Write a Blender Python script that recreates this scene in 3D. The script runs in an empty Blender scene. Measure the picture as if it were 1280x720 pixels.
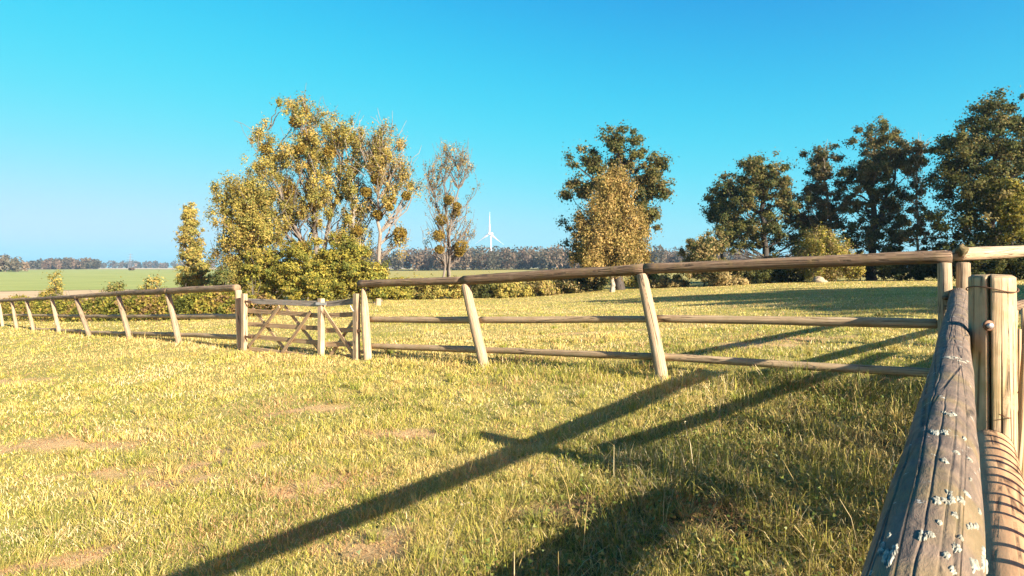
import bpy, math, random
import numpy as np
from mathutils import Vector

# ------------------------------------------------------------------ camera, sky, sun, exposure
SC = bpy.context.scene
COL = SC.collection
F, HX, HY, CAMZ = 758.0, 640.0, 333.0, 1.53          # focal length in photo pixels, vanishing centre, eye height
cam_d = bpy.data.cameras.new('camera'); cam = bpy.data.objects.new('camera', cam_d); COL.objects.link(cam)
cam_d.sensor_width = 36; cam_d.lens = 36*F/1280; cam_d.shift_y = -(360-HY)/1280
cam_d.clip_start = .03; cam_d.clip_end = 30000
cam.location = (0, 0, CAMZ); cam.rotation_euler = (math.radians(90), 0, 0)
SC.camera = cam
SUN_AZ, SUN_EL = math.radians(137), math.radians(21.8)   # clockwise from +Y
w = bpy.data.worlds.new('World'); SC.world = w; w.use_nodes = True
nt = w.node_tree; bg = nt.nodes['Background']
sky = nt.nodes.new('ShaderNodeTexSky'); sky.sky_type = 'NISHITA'; sky.sun_disc = False
sky.sun_elevation = SUN_EL; sky.sun_rotation = SUN_AZ
sky.air_density = 1.0; sky.dust_density = 1.3; sky.ozone_density = 1.6
# film-like grade of the whole sky: one power curve per channel (deep cyan overhead, pale at the horizon, plus red added round the out-of-view sun to warm the shadows)
sp_ = nt.nodes.new('ShaderNodeSeparateColor'); cb_ = nt.nodes.new('ShaderNodeCombineColor'); nt.links.new(sky.outputs[0], sp_.inputs[0])
def wm(op, a, b=None):
    n = nt.nodes.new('ShaderNodeMath'); n.operation = op
    for k, v in enumerate((a, b)):
        if v is None: continue
        if hasattr(v, 'links'): nt.links.new(v, n.inputs[k])
        else: n.inputs[k].default_value = v
    return n.outputs[0]
def sat(x, p, c, k):                                 # k * x^p / (x^p + c)
    q = wm('POWER', x, p); return wm('MULTIPLY', wm('DIVIDE', q, wm('ADD', q, c)), k)
r_ = wm('MINIMUM', sp_.outputs[0], 12.)
nt.links.new(wm('ADD', sat(r_, 3., 190., 3.35), wm('MULTIPLY', wm('MAXIMUM', wm('SUBTRACT', r_, 6.), 0.), 1.7)), cb_.inputs[0])  # second term: red glow added behind the camera as warm shadow fill
nt.links.new(sat(sp_.outputs[1], 3., 10., 2.42), cb_.inputs[1])
nt.links.new(sat(sp_.outputs[2], 3., 8., 2.78), cb_.inputs[2])
nt.links.new(cb_.outputs[0], bg.inputs['Color'])
bg.inputs['Strength'].default_value = .1
sd = bpy.data.lights.new('sun', 'SUN'); sd.energy = 5.0; sd.angle = math.radians(.5); sd.color = (1, .91, .76)
sun = bpy.data.objects.new('sun', sd); COL.objects.link(sun)
SDIR = Vector((math.sin(SUN_AZ)*math.cos(SUN_EL), math.cos(SUN_AZ)*math.cos(SUN_EL), math.sin(SUN_EL)))
sun.rotation_euler = SDIR.to_track_quat('Z', 'Y').to_euler(); sun.location = (20, -15, 20)
vs = SC.view_settings; vs.view_transform = 'Standard'; vs.look = 'None'; vs.exposure = 1.85; vs.gamma = 1; vs.use_curve_mapping = False

# ------------------------------------------------------------------ helpers
rng = np.random.default_rng(7)
def P(px, py, D):                                   # pixel of the photograph + depth -> world point
    return np.array([(px-HX)*D/F, D, CAMZ-(py-HY)*D/F])
def link(o, parent=None):
    COL.objects.link(o)
    if parent is not None: o.parent = parent
    return o
def tag(o, label=None, cat=None, group=None, kind=None):
    if label: o['label'] = label
    if cat: o['category'] = cat
    if group: o['group'] = group
    if kind: o['kind'] = kind
    return o
def empty(name, loc, label, cat, group=None):
    o = bpy.data.objects.new(name, None); o.empty_display_size = .2
    link(o); o.location = tuple(float(v) for v in loc)
    return tag(o, label, cat, group)
def mesh_np(name, V, Fc, mat, parent=None, col=None, smooth=False, wuv=None):
    """V (n,3) world coordinates, Fc list of index arrays (k,3)/(k,4)."""
    V = np.asarray(V, dtype=np.float64)
    if parent is not None: V = V-np.array(parent.location)
    if not isinstance(Fc, list): Fc = [Fc]
    Fc = [np.asarray(f, dtype=np.int32) for f in Fc if len(f)]
    me = bpy.data.meshes.new(name)
    nl = sum(f.size for f in Fc); nf = sum(len(f) for f in Fc)
    me.vertices.add(len(V)); me.vertices.foreach_set('co', V.astype(np.float32).ravel())
    me.loops.add(nl); me.loops.foreach_set('vertex_index', np.concatenate([f.ravel() for f in Fc]))
    me.polygons.add(nf)
    tot = np.concatenate([np.full(len(f), f.shape[1], np.int32) for f in Fc])
    st = np.concatenate([[0], np.cumsum(tot)[:-1]]).astype(np.int32)
    me.polygons.foreach_set('loop_start', st)
    me.update(calc_edges=True)
    me.polygons.foreach_set('use_smooth', np.full(nf, smooth))
    if col is not None:
        a = me.attributes.new('col', 'FLOAT_COLOR', 'POINT')
        c4 = np.ones((len(V), 4), np.float32); c4[:, :3] = col; a.data.foreach_set('color', c4.ravel())
    if wuv is not None:
        a = me.attributes.new('wuv', 'FLOAT_VECTOR', 'POINT'); a.data.foreach_set('vector', np.asarray(wuv, np.float32).ravel())
    me.materials.append(mat); me.validate()
    return link(bpy.data.objects.new(name, me), parent)
def hash2(ix, iy, s):
    h = np.sin(ix*127.1+iy*311.7+s*74.7)*43758.5453
    return h-np.floor(h)
def vnoise(x, y, s=0):
    ix, iy = np.floor(x), np.floor(y); fx, fy = x-ix, y-iy
    fx = fx*fx*(3-2*fx); fy = fy*fy*(3-2*fy)
    a, b = hash2(ix, iy, s), hash2(ix+1, iy, s); c, d = hash2(ix, iy+1, s), hash2(ix+1, iy+1, s)
    return (a*(1-fx)+b*fx)*(1-fy)+(c*(1-fx)+d*fx)*fy
def fbm(x, y, s=0, o=4):
    r = 0; a = .5
    for k in range(o): r = r+a*vnoise(x*2**k, y*2**k, s+k*3.1); a *= .5
    return r/(1-.5**o)
def sstep(a, b, x):
    t = np.clip((x-a)/(b-a), 0, 1); return t*t*(3-2*t)

# ------------------------------------------------------------------ materials
def mat_new(name):
    m = bpy.data.materials.new(name); m.use_nodes = True
    return m, m.node_tree, m.node_tree.nodes['Principled BSDF']
def N(nt, t, **kw):
    n = nt.nodes.new(t)
    for k, v in kw.items():
        if k in n.inputs: n.inputs[k].default_value = v
        else: setattr(n, k, v)
    return n
def ramp(nt, stops):
    r = nt.nodes.new('ShaderNodeValToRGB'); e = r.color_ramp.elements
    while len(e) < len(stops): e.new(.5)
    for i, (p, c) in enumerate(stops): e[i].position = p; e[i].color = (*c, 1)
    return r
def mixc(nt, fac, a, b, blend='MIX'):
    m = nt.nodes.new('ShaderNodeMix'); m.data_type = 'RGBA'; m.blend_type = blend
    for s, v in ((m.inputs[0], fac), (m.inputs[6], a), (m.inputs[7], b)):
        if hasattr(v, 'links'): nt.links.new(v, s)
        else: s.default_value = v if not isinstance(v, tuple) else (*v, 1)
    return m.outputs[2]
def leaf_mat(name, transl=.4, rough=.55, spec=.25):
    m, nt, b = mat_new(name)
    a = N(nt, 'ShaderNodeAttribute', attribute_name='col')
    nt.links.new(a.outputs['Color'], b.inputs['Base Color']); b.inputs['Roughness'].default_value = rough
    b.inputs['Specular IOR Level'].default_value = spec
    t = N(nt, 'ShaderNodeBsdfTranslucent'); nt.links.new(a.outputs['Color'], t.inputs['Color'])
    mx = N(nt, 'ShaderNodeMixShader', Fac=transl); out = nt.nodes['Material Output']
    nt.links.new(b.outputs[0], mx.inputs[1]); nt.links.new(t.outputs[0], mx.inputs[2]); nt.links.new(mx.outputs[0], out.inputs[0])
    return m
M_LEAF = leaf_mat('foliage', .4, .65, .1); M_GRASS = leaf_mat('grass', .3, .5, .3)
def wood(name, dark, mid, light, streak=1.0, bump=.5, lichen=0, moss=0, su=55, sv=2.2):
    m, nt, b = mat_new(name); L = nt.links.new
    a = N(nt, 'ShaderNodeAttribute', attribute_name='wuv')
    oi = N(nt, 'ShaderNodeObjectInfo')
    off = N(nt, 'ShaderNodeVectorMath', operation='MULTIPLY'); cx = N(nt, 'ShaderNodeCombineXYZ')
    L(oi.outputs['Random'], cx.inputs[0]); L(oi.outputs['Random'], cx.inputs[1]); L(oi.outputs['Random'], cx.inputs[2])
    L(cx.outputs[0], off.inputs[0]); off.inputs[1].default_value = (31, 17, 53)
    ad = N(nt, 'ShaderNodeVectorMath', operation='ADD'); L(a.outputs['Vector'], ad.inputs[0]); L(off.outputs[0], ad.inputs[1])
    mp = N(nt, 'ShaderNodeMapping'); mp.inputs['Scale'].default_value = (su, sv, su); L(ad.outputs[0], mp.inputs[0])
    n1 = N(nt, 'ShaderNodeTexNoise', Scale=1.0, Detail=6.0, Roughness=.65, Distortion=.4); L(mp.outputs[0], n1.inputs['Vector'])
    n2 = N(nt, 'ShaderNodeTexNoise', Scale=5.0, Detail=5.0, Roughness=.6); L(ad.outputs[0], n2.inputs['Vector'])
    r1 = ramp(nt, [(.28, dark), (.5, mid), (.74, light)])
    mm = N(nt, 'ShaderNodeMix'); mm.inputs[0].default_value = .45; L(n1.outputs[0], mm.inputs[2]); L(n2.outputs[0], mm.inputs[3])
    L(mm.outputs[0], r1.inputs[0])
    # drying cracks along the grain
    mp2 = N(nt, 'ShaderNodeMapping'); mp2.inputs['Scale'].default_value = (su*.5, min(sv*.35, .7), su*.5); L(ad.outputs[0], mp2.inputs[0])
    vo = N(nt, 'ShaderNodeTexVoronoi', feature='DISTANCE_TO_EDGE', Scale=1.0); L(mp2.outputs[0], vo.inputs['Vector'])
    cr = ramp(nt, [(0, (0, 0, 0)), (.06*streak, (1, 1, 1))]); L(vo.outputs['Distance'], cr.inputs[0])
    gate = ramp(nt, [(.42, (1, 1, 1)), (.55, (0, 0, 0))]); L(n2.outputs[0], gate.inputs[0])
    crk = N(nt, 'ShaderNodeMath', operation='MAXIMUM'); L(cr.outputs[0], crk.inputs[0]); L(gate.outputs[0], crk.inputs[1])
    colr = mixc(nt, crk.outputs[0], tuple(.35*np.array(dark)), r1.outputs[0])
    if moss:
        n3 = N(nt, 'ShaderNodeTexNoise', Scale=7.0, Detail=4.0); L(ad.outputs[0], n3.inputs['Vector'])
        r3 = ramp(nt, [(.52, (0, 0, 0)), (.66, (moss,)*3)]); L(n3.outputs[0], r3.inputs[0])
        colr = mixc(nt, r3.outputs[0], colr, (.20, .15, .045))
    if lichen:
        n4 = N(nt, 'ShaderNodeTexNoise', Scale=34.0, Detail=6.0, Roughness=.7); L(ad.outputs[0], n4.inputs['Vector'])
        r4 = ramp(nt, [(.63, (0, 0, 0)), (.67, (lichen,)*3)]); L(n4.outputs[0], r4.inputs[0])
        colr = mixc(nt, r4.outputs[0], colr, (.42, .43, .37))
    hv = N(nt, 'ShaderNodeHueSaturation'); mr = N(nt, 'ShaderNodeMapRange'); L(oi.outputs['Random'], mr.inputs[0])
    mr.inputs[3].default_value = .8; mr.inputs[4].default_value = 1.2; L(mr.outputs[0], hv.inputs['Value']); L(colr, hv.inputs['Color'])
    L(hv.outputs[0], b.inputs['Base Color']); b.inputs['Roughness'].default_value = .78; b.inputs['Specular IOR Level'].default_value = .3
    hm = N(nt, 'ShaderNodeMath', operation='MULTIPLY_ADD'); L(crk.outputs[0], hm.inputs[0]); hm.inputs[1].default_value = .7; L(n1.outputs[0], hm.inputs[2])
    bp = N(nt, 'ShaderNodeBump', Strength=bump, Distance=.008); L(hm.outputs[0], bp.inputs['Height']); L(bp.outputs[0], b.inputs['Normal'])
    return m
W_POST = wood('weathered_post_wood', (.16, .11, .065), (.36, .26, .155), (.52, .41, .27), bump=.7)
W_RAIL = wood('brown_rail_wood', (.07, .042, .024), (.20, .13, .075), (.40, .29, .18), bump=.9, moss=.35, streak=1.4)
W_BIG = wood('big_post_wood', (.17, .115, .065), (.37, .265, .15), (.53, .42, .27), bump=.8, moss=.5, su=40, sv=1.6, streak=1.3)
W_NEAR = wood('grey_near_rail_wood', (.038, .030, .025), (.14, .105, .075), (.30, .215, .14), streak=.6, bump=.55, lichen=.9, moss=.4, su=50, sv=16.0)
W_LOW = wood('tan_lower_rail_wood', (.19, .105, .052), (.34, .20, .10), (.45, .30, .16), bump=.3, su=26, sv=3)
W_GATE = wood('brown_gate_wood', (.20, .125, .065), (.36, .235, .125), (.48, .35, .21), bump=.4)
W_RAIL2 = wood('brown_lower_rail_wood', (.20, .13, .07), (.36, .25, .14), (.50, .38, .23), bump=.6, moss=.3)
W_GREY = wood('grey_gate_wood', (.11, .09, .07), (.24, .20, .16), (.38, .33, .27), bump=.4)
W_STICK = wood('stick_wood', (.22, .14, .07), (.40, .28, .15), (.55, .42, .26), bump=.3)
W_BARK = wood('grey_bark', (.05, .042, .034), (.13, .11, .09), (.24, .20, .16), bump=.8, su=9, sv=1.2)
W_PALE = wood('pale_bark', (.16, .13, .10), (.33, .28, .21), (.50, .45, .37), bump=.6, su=9, sv=1.5)
W_MIDB = wood('mid_bark', (.09, .072, .055), (.20, .165, .13), (.33, .28, .225), bump=.6, su=9, sv=1.5)
W_DARKB = wood('dark_bark', (.025, .02, .016), (.06, .048, .038), (.12, .098, .075), bump=.8, su=9, sv=1.2)
def plain(name, c, rough=.6, metal=0, noise=.25, scale=30):
    m, nt, b = mat_new(name)
    tc = N(nt, 'ShaderNodeTexCoord'); n = N(nt, 'ShaderNodeTexNoise', Scale=scale, Detail=5.0); nt.links.new(tc.outputs['Object'], n.inputs['Vector'])
    c = np.array(c); r = ramp(nt, [(.3, tuple(c*(1-noise))), (.7, tuple(np.minimum(c*(1+noise), .95)))]); nt.links.new(n.outputs[0], r.inputs[0])
    nt.links.new(r.outputs[0], b.inputs['Base Color']); b.inputs['Roughness'].default_value = rough; b.inputs['Metallic'].default_value = metal
    bp = N(nt, 'ShaderNodeBump', Strength=.3, Distance=.004); nt.links.new(n.outputs[0], bp.inputs['Height']); nt.links.new(bp.outputs[0], b.inputs['Normal'])
    return m
M_STEEL = plain('galvanised_steel', (.36, .35, .33), .45, .6)
M_RUST = plain('rusty_wire', (.14, .075, .04), .7, .4)
M_LICHEN = plain('pale_lichen', (.25, .245, .185), .95, 0, .6, 110)
M_GREYST = plain('pylon_steel', (.16, .17, .18), .8, 0, .1)
M_TURB = plain('white_turbine_paint', (.8, .8, .8), .4, 0, .03)
M_STONE = plain('pale_stone', (.30, .23, .15), .9, 0, .4, 6)

# ------------------------------------------------------------------ fence lines in depth
def Dr(px): return F*1.3/(96+(px-455)*.1129)        # gate .. corner
def Dl(px): return F*1.3/(78+(px-300)*.158)         # far left run
def Df(px): return Dr(px) if px > 300 else Dl(px)
LEFT_POSTS = [((15, 378), (21, 410)), ((33, 376), (42, 413)), ((65, 374), (74, 415)), ((95, 374), (112, 420)), ((148, 371), (162, 423)), ((210, 368), (224, 429)), ((298, 363), (301, 438))]
RIGHT_POSTS = [((454, 361), (460, 450)), ((582, 356), (606, 459)), ((803, 343), (828, 475)), ((1180, 329), (1183, 500))]
CORNER = P(1204, 503, Dr(1190)+.02)
RUN = np.array([.81, .586, 0.])                     # direction of the run beyond the corner
NEARD = np.array([.597, .802, 0.])
BIG = np.array([2.20, 2.78, 0])

# ------------------------------------------------------------------ terrain
ctl = []
for t, b in LEFT_POSTS+RIGHT_POSTS:
    p = P(*b, Df(b[0])); ctl.append(tuple(p))
def c_(x, y, z): ctl.append((x, y, CAMZ+z))
for a in [(0, 0, -1.53), (-1.7, 3.1, -1.62), (-.3, 4.9, -1.53), (-4, 5, -1.78), (-8, 5, -2.03), (-14, 10, -2.42), (-25, 8, -3.0), (2.2, 2.8, -1.40), (5, 2, -1.2), (10, 5, -.85), (10, 15, -.97),
          (20, 10, -.5), (21, 31, -1.1), (33, 8, -.2), (0, -10, -1.5), (-12, -12, -2.2), (12, -12, -.9), (-6, -40, -2), (30, -30, -.5), (-40, -20, -3.5), (60, 0, 0), (2, 22, -1.72), (8, 34, -1.9), (-6, 26, -2.0),
          (-60, 10, -4.6), (-120, 0, -6), (120, 20, -.5)]: c_(*a)
for px, py, D in [(480, 378, 44), (640, 375.5, 48), (820, 364, 50), (1000, 354, 52), (1150, 351, 52), (1270, 350, 52), (310, 397, 24), (150, 398, 32), (0, 398, 40), (100, 372, 70), (100, 362, 105), (-200, 362, 105), (280, 362, 105), (100, 344, 300), (-300, 344, 300), (300, 344, 300), (100, 336.8, 650), (-300, 336.8, 650), (300, 337, 650), (640, 350, 110), (640, 342, 260), (640, 336, 600), (1000, 346, 120), (1200, 343, 150), (1000, 338, 400), (1500, 338, 300)]:
    ctl.append(tuple(P(px, py, D)))
for k in range(14):
    a = 2*math.pi*k/14
    for r, z in ((1800, -5), (6000, -9)): c_(r*math.cos(a), r*math.sin(a), z)
ctl = np.array(ctl)
def comp(x, y):
    r = np.hypot(x, y)+1e-9; q = np.log1p(r/7)/r
    return np.stack([x*q, y*q], -1)
def tps(d): return np.where(d < 1e-9, 0, d*d*np.log(d+1e-12))
_q = comp(ctl[:, 0], ctl[:, 1]); _n = len(_q)
_A = np.zeros((_n+3, _n+3)); _A[:_n, :_n] = tps(np.linalg.norm(_q[:, None]-_q[None], axis=2))+np.eye(_n)*.002
_A[:_n, _n] = 1; _A[:_n, _n+1:] = _q; _A[_n, :_n] = 1; _A[_n+1:, :_n] = _q.T
_w = np.linalg.solve(_A, np.concatenate([ctl[:, 2], np.zeros(3)]))
def GH0(x, y):
    x = np.asarray(x, float); y = np.asarray(y, float); sh = x.shape; q = comp(x.ravel(), y.ravel()); out = np.empty(len(q))
    for i in range(0, len(q), 20000):
        qq = q[i:i+20000]; out[i:i+20000] = tps(np.linalg.norm(qq[:, None]-_q[None], axis=2))@_w[:_n]+_w[_n]+qq@_w[_n+1:]
    return out.reshape(sh)
def GH(x, y):
    x = np.asarray(x, float); y = np.asarray(y, float); r = np.hypot(x, y)
    return GH0(x, y)+(.06*(fbm(x*.9, y*.9, 3)-.5)+.06*(fbm(x*3.7, y*3.7, 5, 3)-.5))*sstep(70, 25, r)+1.2*(fbm(x/90, y/90, 8)-.5)*sstep(150, 500, r)
# worn, dry soil patches (pixel on the ground, half axes in metres, angle)
def ground_hit(px, py):
    D = F*1.5/(py-HY)
    for _ in range(12): D = F*(CAMZ-float(GH0((px-HX)*D/F, D)))/(py-HY)
    return (px-HX)*D/F, D
PATCH = [(ground_hit(px, py), a, b, math.radians(t)) for px, py, a, b, t in [(85, 556, .95, .17, -18), (130, 590, .28, .14, 0), (180, 608, .4, .13, 5), (405, 602, .38, .22, 20), (25, 476, 1.0, .16, -10), (445, 688, .30, .28, 0), (60, 706, .5, .12, 20), (500, 545, .4, .16, 0), (940, 432, .9, .3, 0), (690, 640, .25, .2, 0), (860, 655, .4, .25, 0), (380, 512, .5, .12, 0), (225, 585, .5, .1, 10), (760, 415, 1.4, .25, 0), (1000, 425, .7, .2, 0), (310, 560, .5, .1, 10), (0, 560, .8, .12, -15)]]
def patchf(x, y):
    v = np.zeros_like(x)
    nz = fbm(x*4.2, y*4.2, 21, 3)-.5
    for (cx, cy), a, b, t in PATCH:
        dx, dy = x-cx, y-cy; u = (dx*math.cos(t)+dy*math.sin(t))/a; q = (-dx*math.sin(t)+dy*math.cos(t))/b
        v = np.maximum(v, sstep(1.25, .35, np.hypot(u, q)+nz*2.3))
    return v
def polar_sheet(name, a0, a1, na, radii, mat, dz=0., col=None, closed=False):
    A = np.linspace(a0, a1, na, endpoint=not closed); Rr, AA = np.meshgrid(radii, A, indexing='ij')
    X, Y = Rr*np.sin(AA), Rr*np.cos(AA); Z = GH(X, Y)+dz
    V = np.stack([X, Y, Z], -1).reshape(-1, 3); nr = len(radii); i = np.arange(nr-1)[:, None]*na; j = np.arange(na if closed else na-1)[None]; j2 = (j+1) % na
    Q = np.stack([i+j, i+j2, i+na+j2, i+na+j], -1).reshape(-1, 4)
    c = col(V[:, 0], V[:, 1]) if col else None
    return mesh_np(name, V, Q, mat, col=c, smooth=True)
def ground_mat():
    m, nt, b = mat_new('meadow_ground'); L = nt.links.new
    tc = N(nt, 'ShaderNodeTexCoord'); a = N(nt, 'ShaderNodeAttribute', attribute_name='col')
    n1 = N(nt, 'ShaderNodeTexNoise', Scale=9.0, Detail=8.0, Roughness=.7); L(tc.outputs['Object'], n1.inputs['Vector'])
    n2 = N(nt, 'ShaderNodeTexNoise', Scale=.5, Detail=6.0, Roughness=.6); L(tc.outputs['Object'], n2.inputs['Vector'])
    n3 = N(nt, 'ShaderNodeTexNoise', Scale=70.0, Detail=4.0, Roughness=.7); L(tc.outputs['Object'], n3.inputs['Vector'])
    r1 = ramp(nt, [(.3, (.11, .085, .025)), (.5, (.27, .215, .07)), (.7, (.44, .35, .13))]); L(n1.outputs[0], r1.inputs[0])
    r2 = ramp(nt, [(.42, (.33, .32, .065)), (.62, (.50, .41, .14))]); L(n2.outputs[0], r2.inputs[0])
    c = mixc(nt, .45, r1.outputs[0], r2.outputs[0])
    soil = ramp(nt, [(.3, (.38, .22, .09)), (.65, (.62, .43, .21))]); L(n3.outputs[0], soil.inputs[0])
    sp = N(nt, 'ShaderNodeSeparateColor'); L(a.outputs['Color'], sp.inputs[0])
    c = mixc(nt, sp.outputs[0], c, soil.outputs[0]); c = mixc(nt, sp.outputs[1], c, (.075, .07, .022))  # rough corner: darker weedy ground, with its shade painted in
    L(c, b.inputs['Base Color']); b.inputs['Roughness'].default_value = .95; b.inputs['Specular IOR Level'].default_value = .1
    bp = N(nt, 'ShaderNodeBump', Strength=.8, Distance=.03); L(n3.outputs[0], bp.inputs['Height']); L(bp.outputs[0], b.inputs['Normal'])
    return m
NP0 = np.array([.555, .8]); NPERP = np.array([-.802, .597])
def near_d(x, y): return (x-NP0[0])*NPERP[0]+(y-NP0[1])*NPERP[1]    # metres left of the near rail
def seg_d(x, y, a, b):
    a = np.array(a[:2]); b = np.array(b[:2]); d = b-a; t = np.clip(((x-a[0])*d[0]+(y-a[1])*d[1])/(d@d), 0, 1)
    return np.hypot(x-a[0]-t*d[0], y-a[1]-t*d[1])
FL = [P(*b, Df(b[0])) for t, b in LEFT_POSTS+RIGHT_POSTS]
def fence_d(x, y):
    v = np.full(x.shape, 99.)
    for a, b in zip(FL[:-1], FL[1:]): v = np.minimum(v, seg_d(x, y, a, b))
    return v
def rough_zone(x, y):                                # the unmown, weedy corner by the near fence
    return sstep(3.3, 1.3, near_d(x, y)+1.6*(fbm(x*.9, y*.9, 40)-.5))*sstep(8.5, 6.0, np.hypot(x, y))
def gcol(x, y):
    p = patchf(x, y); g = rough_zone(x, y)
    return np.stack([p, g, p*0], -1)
rad = np.concatenate([[.0], np.geomspace(.25, 60, 230), np.geomspace(63, 6000, 90)])
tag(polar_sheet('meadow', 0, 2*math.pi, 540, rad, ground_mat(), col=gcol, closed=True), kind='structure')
def field_mat(name, c1, c2, sc):
    m, nt, b = mat_new(name); tc = N(nt, 'ShaderNodeTexCoord'); n = N(nt, 'ShaderNodeTexNoise', Scale=sc, Detail=6.0, Roughness=.65)
    nt.links.new(tc.outputs['Object'], n.inputs['Vector']); r = ramp(nt, [(.35, c1), (.65, c2)]); nt.links.new(n.outputs[0], r.inputs[0])
    nt.links.new(r.outputs[0], b.inputs['Base Color']); b.inputs['Roughness'].default_value = .95; b.inputs['Specular IOR Level'].default_value = .1
    return m
def ang(px): return math.atan((px-HX)/F)
def pr(px, D): return D/math.cos(ang(px))
tag(polar_sheet('green_field', ang(-700), ang(420), 90, np.geomspace(120, 760, 40), field_mat('young_crop', (.24, .27, .075), (.31, .33, .105), .05), .15), kind='structure')
tag(polar_sheet('stubble_field', ang(-700), ang(420), 90, np.geomspace(78, 119, 14), field_mat('stubble', (.42, .30, .16), (.55, .41, .24), .3), .12), kind='structure')
tag(polar_sheet('far_field', ang(-700), ang(700), 90, np.geomspace(770, 1700, 20), field_mat('far_stubble', (.40, .32, .2), (.52, .43, .29), .02), .25), kind='structure')

# ------------------------------------------------------------------ logs
def log(name, pts, radii, mat, parent, n=14, step=.10, seed=0, lump=.05, disp=None, flat=None, bevel=.012):
    pts = np.array(pts, float); d = np.linalg.norm(np.diff(pts, axis=0), axis=1); s0 = np.concatenate([[0], np.cumsum(d)]); Ltot = s0[-1]
    m = max(4, int(Ltot/step)+1); s = np.linspace(0, Ltot, m)
    if len(pts) > 2:                                # smooth the path
        k = np.ones(max(3, m//8)); k /= k.sum(); h = len(k)//2
        dense = np.stack([np.interp(s, s0, pts[:, i]) for i in range(3)], 1)
        pad = np.concatenate([2*dense[0]-dense[1:h+1][::-1], dense, 2*dense[-1]-dense[-h-1:-1][::-1]]) if h else dense
        C = np.stack([np.convolve(pad[:, i], k, 'valid')[:m] for i in range(3)], 1)
    else: C = np.stack([np.interp(s, s0, pts[:, i]) for i in range(3)], 1)
    R0 = np.interp(s, np.linspace(0, Ltot, len(radii)), radii)
    T = np.gradient(C, axis=0); T /= np.linalg.norm(T, axis=1)[:, None]
    up = np.array([0, 0, 1.]) if abs(T[0, 2]) < .8 else np.array([0, 1., 0])
    U = np.cross(T, up); U /= np.linalg.norm(U, axis=1)[:, None]; W = np.cross(U, T)
    th = np.linspace(0, 2*math.pi, n+1)+(-math.pi/2 if abs(T[0, 2]) < .8 else 2.24)     # seam at the bottom or away from the meadow
    wob = .35*R0.mean()*lump*10
    C = C+U*((vnoise(s*1.1+seed*9, s*0, seed)-.5)*wob)[:, None]+W*((vnoise(s*1.1+seed*5, s*0+4, seed)-.5)*wob)[:, None]
    S, TH = np.meshgrid(s, th, indexing='ij')
    def rr(S, TH):
        c, q = np.cos(TH), np.sin(TH)
        v = 1+lump*2*(vnoise(c*1.3+S*2.2+seed, q*1.3+seed*3.3, seed)-.5)+lump*(vnoise(c*3+S*6+seed, q*3-S*2, seed+2)-.5)
        if disp is not None: v = v+disp(S, TH)
        return v
    RR = R0[:, None]*rr(S, TH)
    V = C[:, None]+RR[..., None]*(np.cos(TH)[..., None]*U[:, None]+np.sin(TH)[..., None]*W[:, None])
    uv = np.stack([TH*R0.mean(), S, TH*0], -1)
    V[:, -1] = V[:, 0]
    nn = n+1; i = np.arange(m-1)[:, None]*nn; j = np.arange(n)[None]
    Q = np.stack([i+j, i+j+1, i+nn+j+1, i+nn+j], -1).reshape(-1, 4)[:, ::-1]
    Vl, ul = [V.reshape(-1, 3)], [uv.reshape(-1, 3)]; base = m*nn; tris = []; quads = [Q]
    for e, sg in ((0, -1), (m-1, 1)):                # worn, slightly domed ends
        ring = C[e]+(V[e]-C[e])*(1-bevel/R0[e])+sg*T[e]*bevel*.7
        ctr = C[e]+sg*T[e]*bevel*.9
        Vl += [ring, ctr[None]]; loc = (ring-C[e]); u2 = np.stack([loc@U[e]*.4, s[e]+loc@W[e]*.03, loc@W[e]*.4], -1); ul += [u2, np.array([[0, s[e], 0]])]
        r0 = e*nn; jj = np.arange(n)
        q = np.stack([r0+jj, base+jj, base+jj+1, r0+jj+1], -1); t = np.stack([base+jj, np.full(n, base+nn), base+jj+1], -1)
        quads.append(q if sg > 0 else q[:, ::-1]); tris.append(t if sg > 0 else t[:, ::-1]); base += nn+1
    o = mesh_np(name, np.concatenate(Vl), [np.concatenate(quads), np.concatenate(tris)], mat, parent, smooth=True, wuv=np.concatenate(ul))
    def surf(sv, a, dr=0):
        c = np.stack([np.interp(sv, s, C[:, k]) for k in range(3)], -1); u = np.stack([np.interp(sv, s, U[:, k]) for k in range(3)], -1); ww = np.stack([np.interp(sv, s, W[:, k]) for k in range(3)], -1)
        r = np.interp(sv, s, R0)*rr(sv, a)+dr
        return c+r[..., None]*(np.cos(a)[..., None]*u+np.sin(a)[..., None]*ww)
    return o, surf, Ltot
def gz(p): return float(GH(p[0], p[1]))
sd_ = [0]
def nseed(): sd_[0] += 1; return sd_[0]*1.37
def post(parent, top, base, r, mat=W_POST, sink=.25, pointed=False):
    top, base = np.array(top), np.array(base); d = base-top; base2 = base+d/np.linalg.norm(d)*sink
    rr = [r*.93, r, r*1.04, r*1.02] if not pointed else [r*.5, r*.95, r, r, r, r]
    return log('post', [base2, top], rr[::-1], mat, parent, 14, .08, nseed(), .04)[0]
BACK = np.array([.59, .80, 0])                       # behind the posts, paddock side
def rails(parent, polys, r, Dfun, off, posts_px, mat=W_RAIL):
    for poly, rad_, of in zip(polys, r, off):
        xs = [p[0] for p in poly]; ys = [p[1] for p in poly]
        for a, b in zip(posts_px[:-1], posts_px[1:]):
            qx = np.linspace(a, b, 4); jit = random.uniform(-.004, .004)
            pts = [P(x, np.interp(x, xs, ys), Dfun(x))+BACK*of+np.array([0, 0, jit]) for x in qx]
            t = (pts[-1]-pts[0])/np.linalg.norm(pts[-1]-pts[0])
            pts[0] = pts[0]+t*.012; pts[-1] = pts[-1]-t*.012
            f = random.uniform(.9, 1.08); e = random.uniform(.9, 1.1)
            log('rail', pts, [rad_*f, rad_*f*e], mat if rad_ > .06 else W_RAIL2, parent, 14, .12, nseed(), .065)
random.seed(3)
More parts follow.
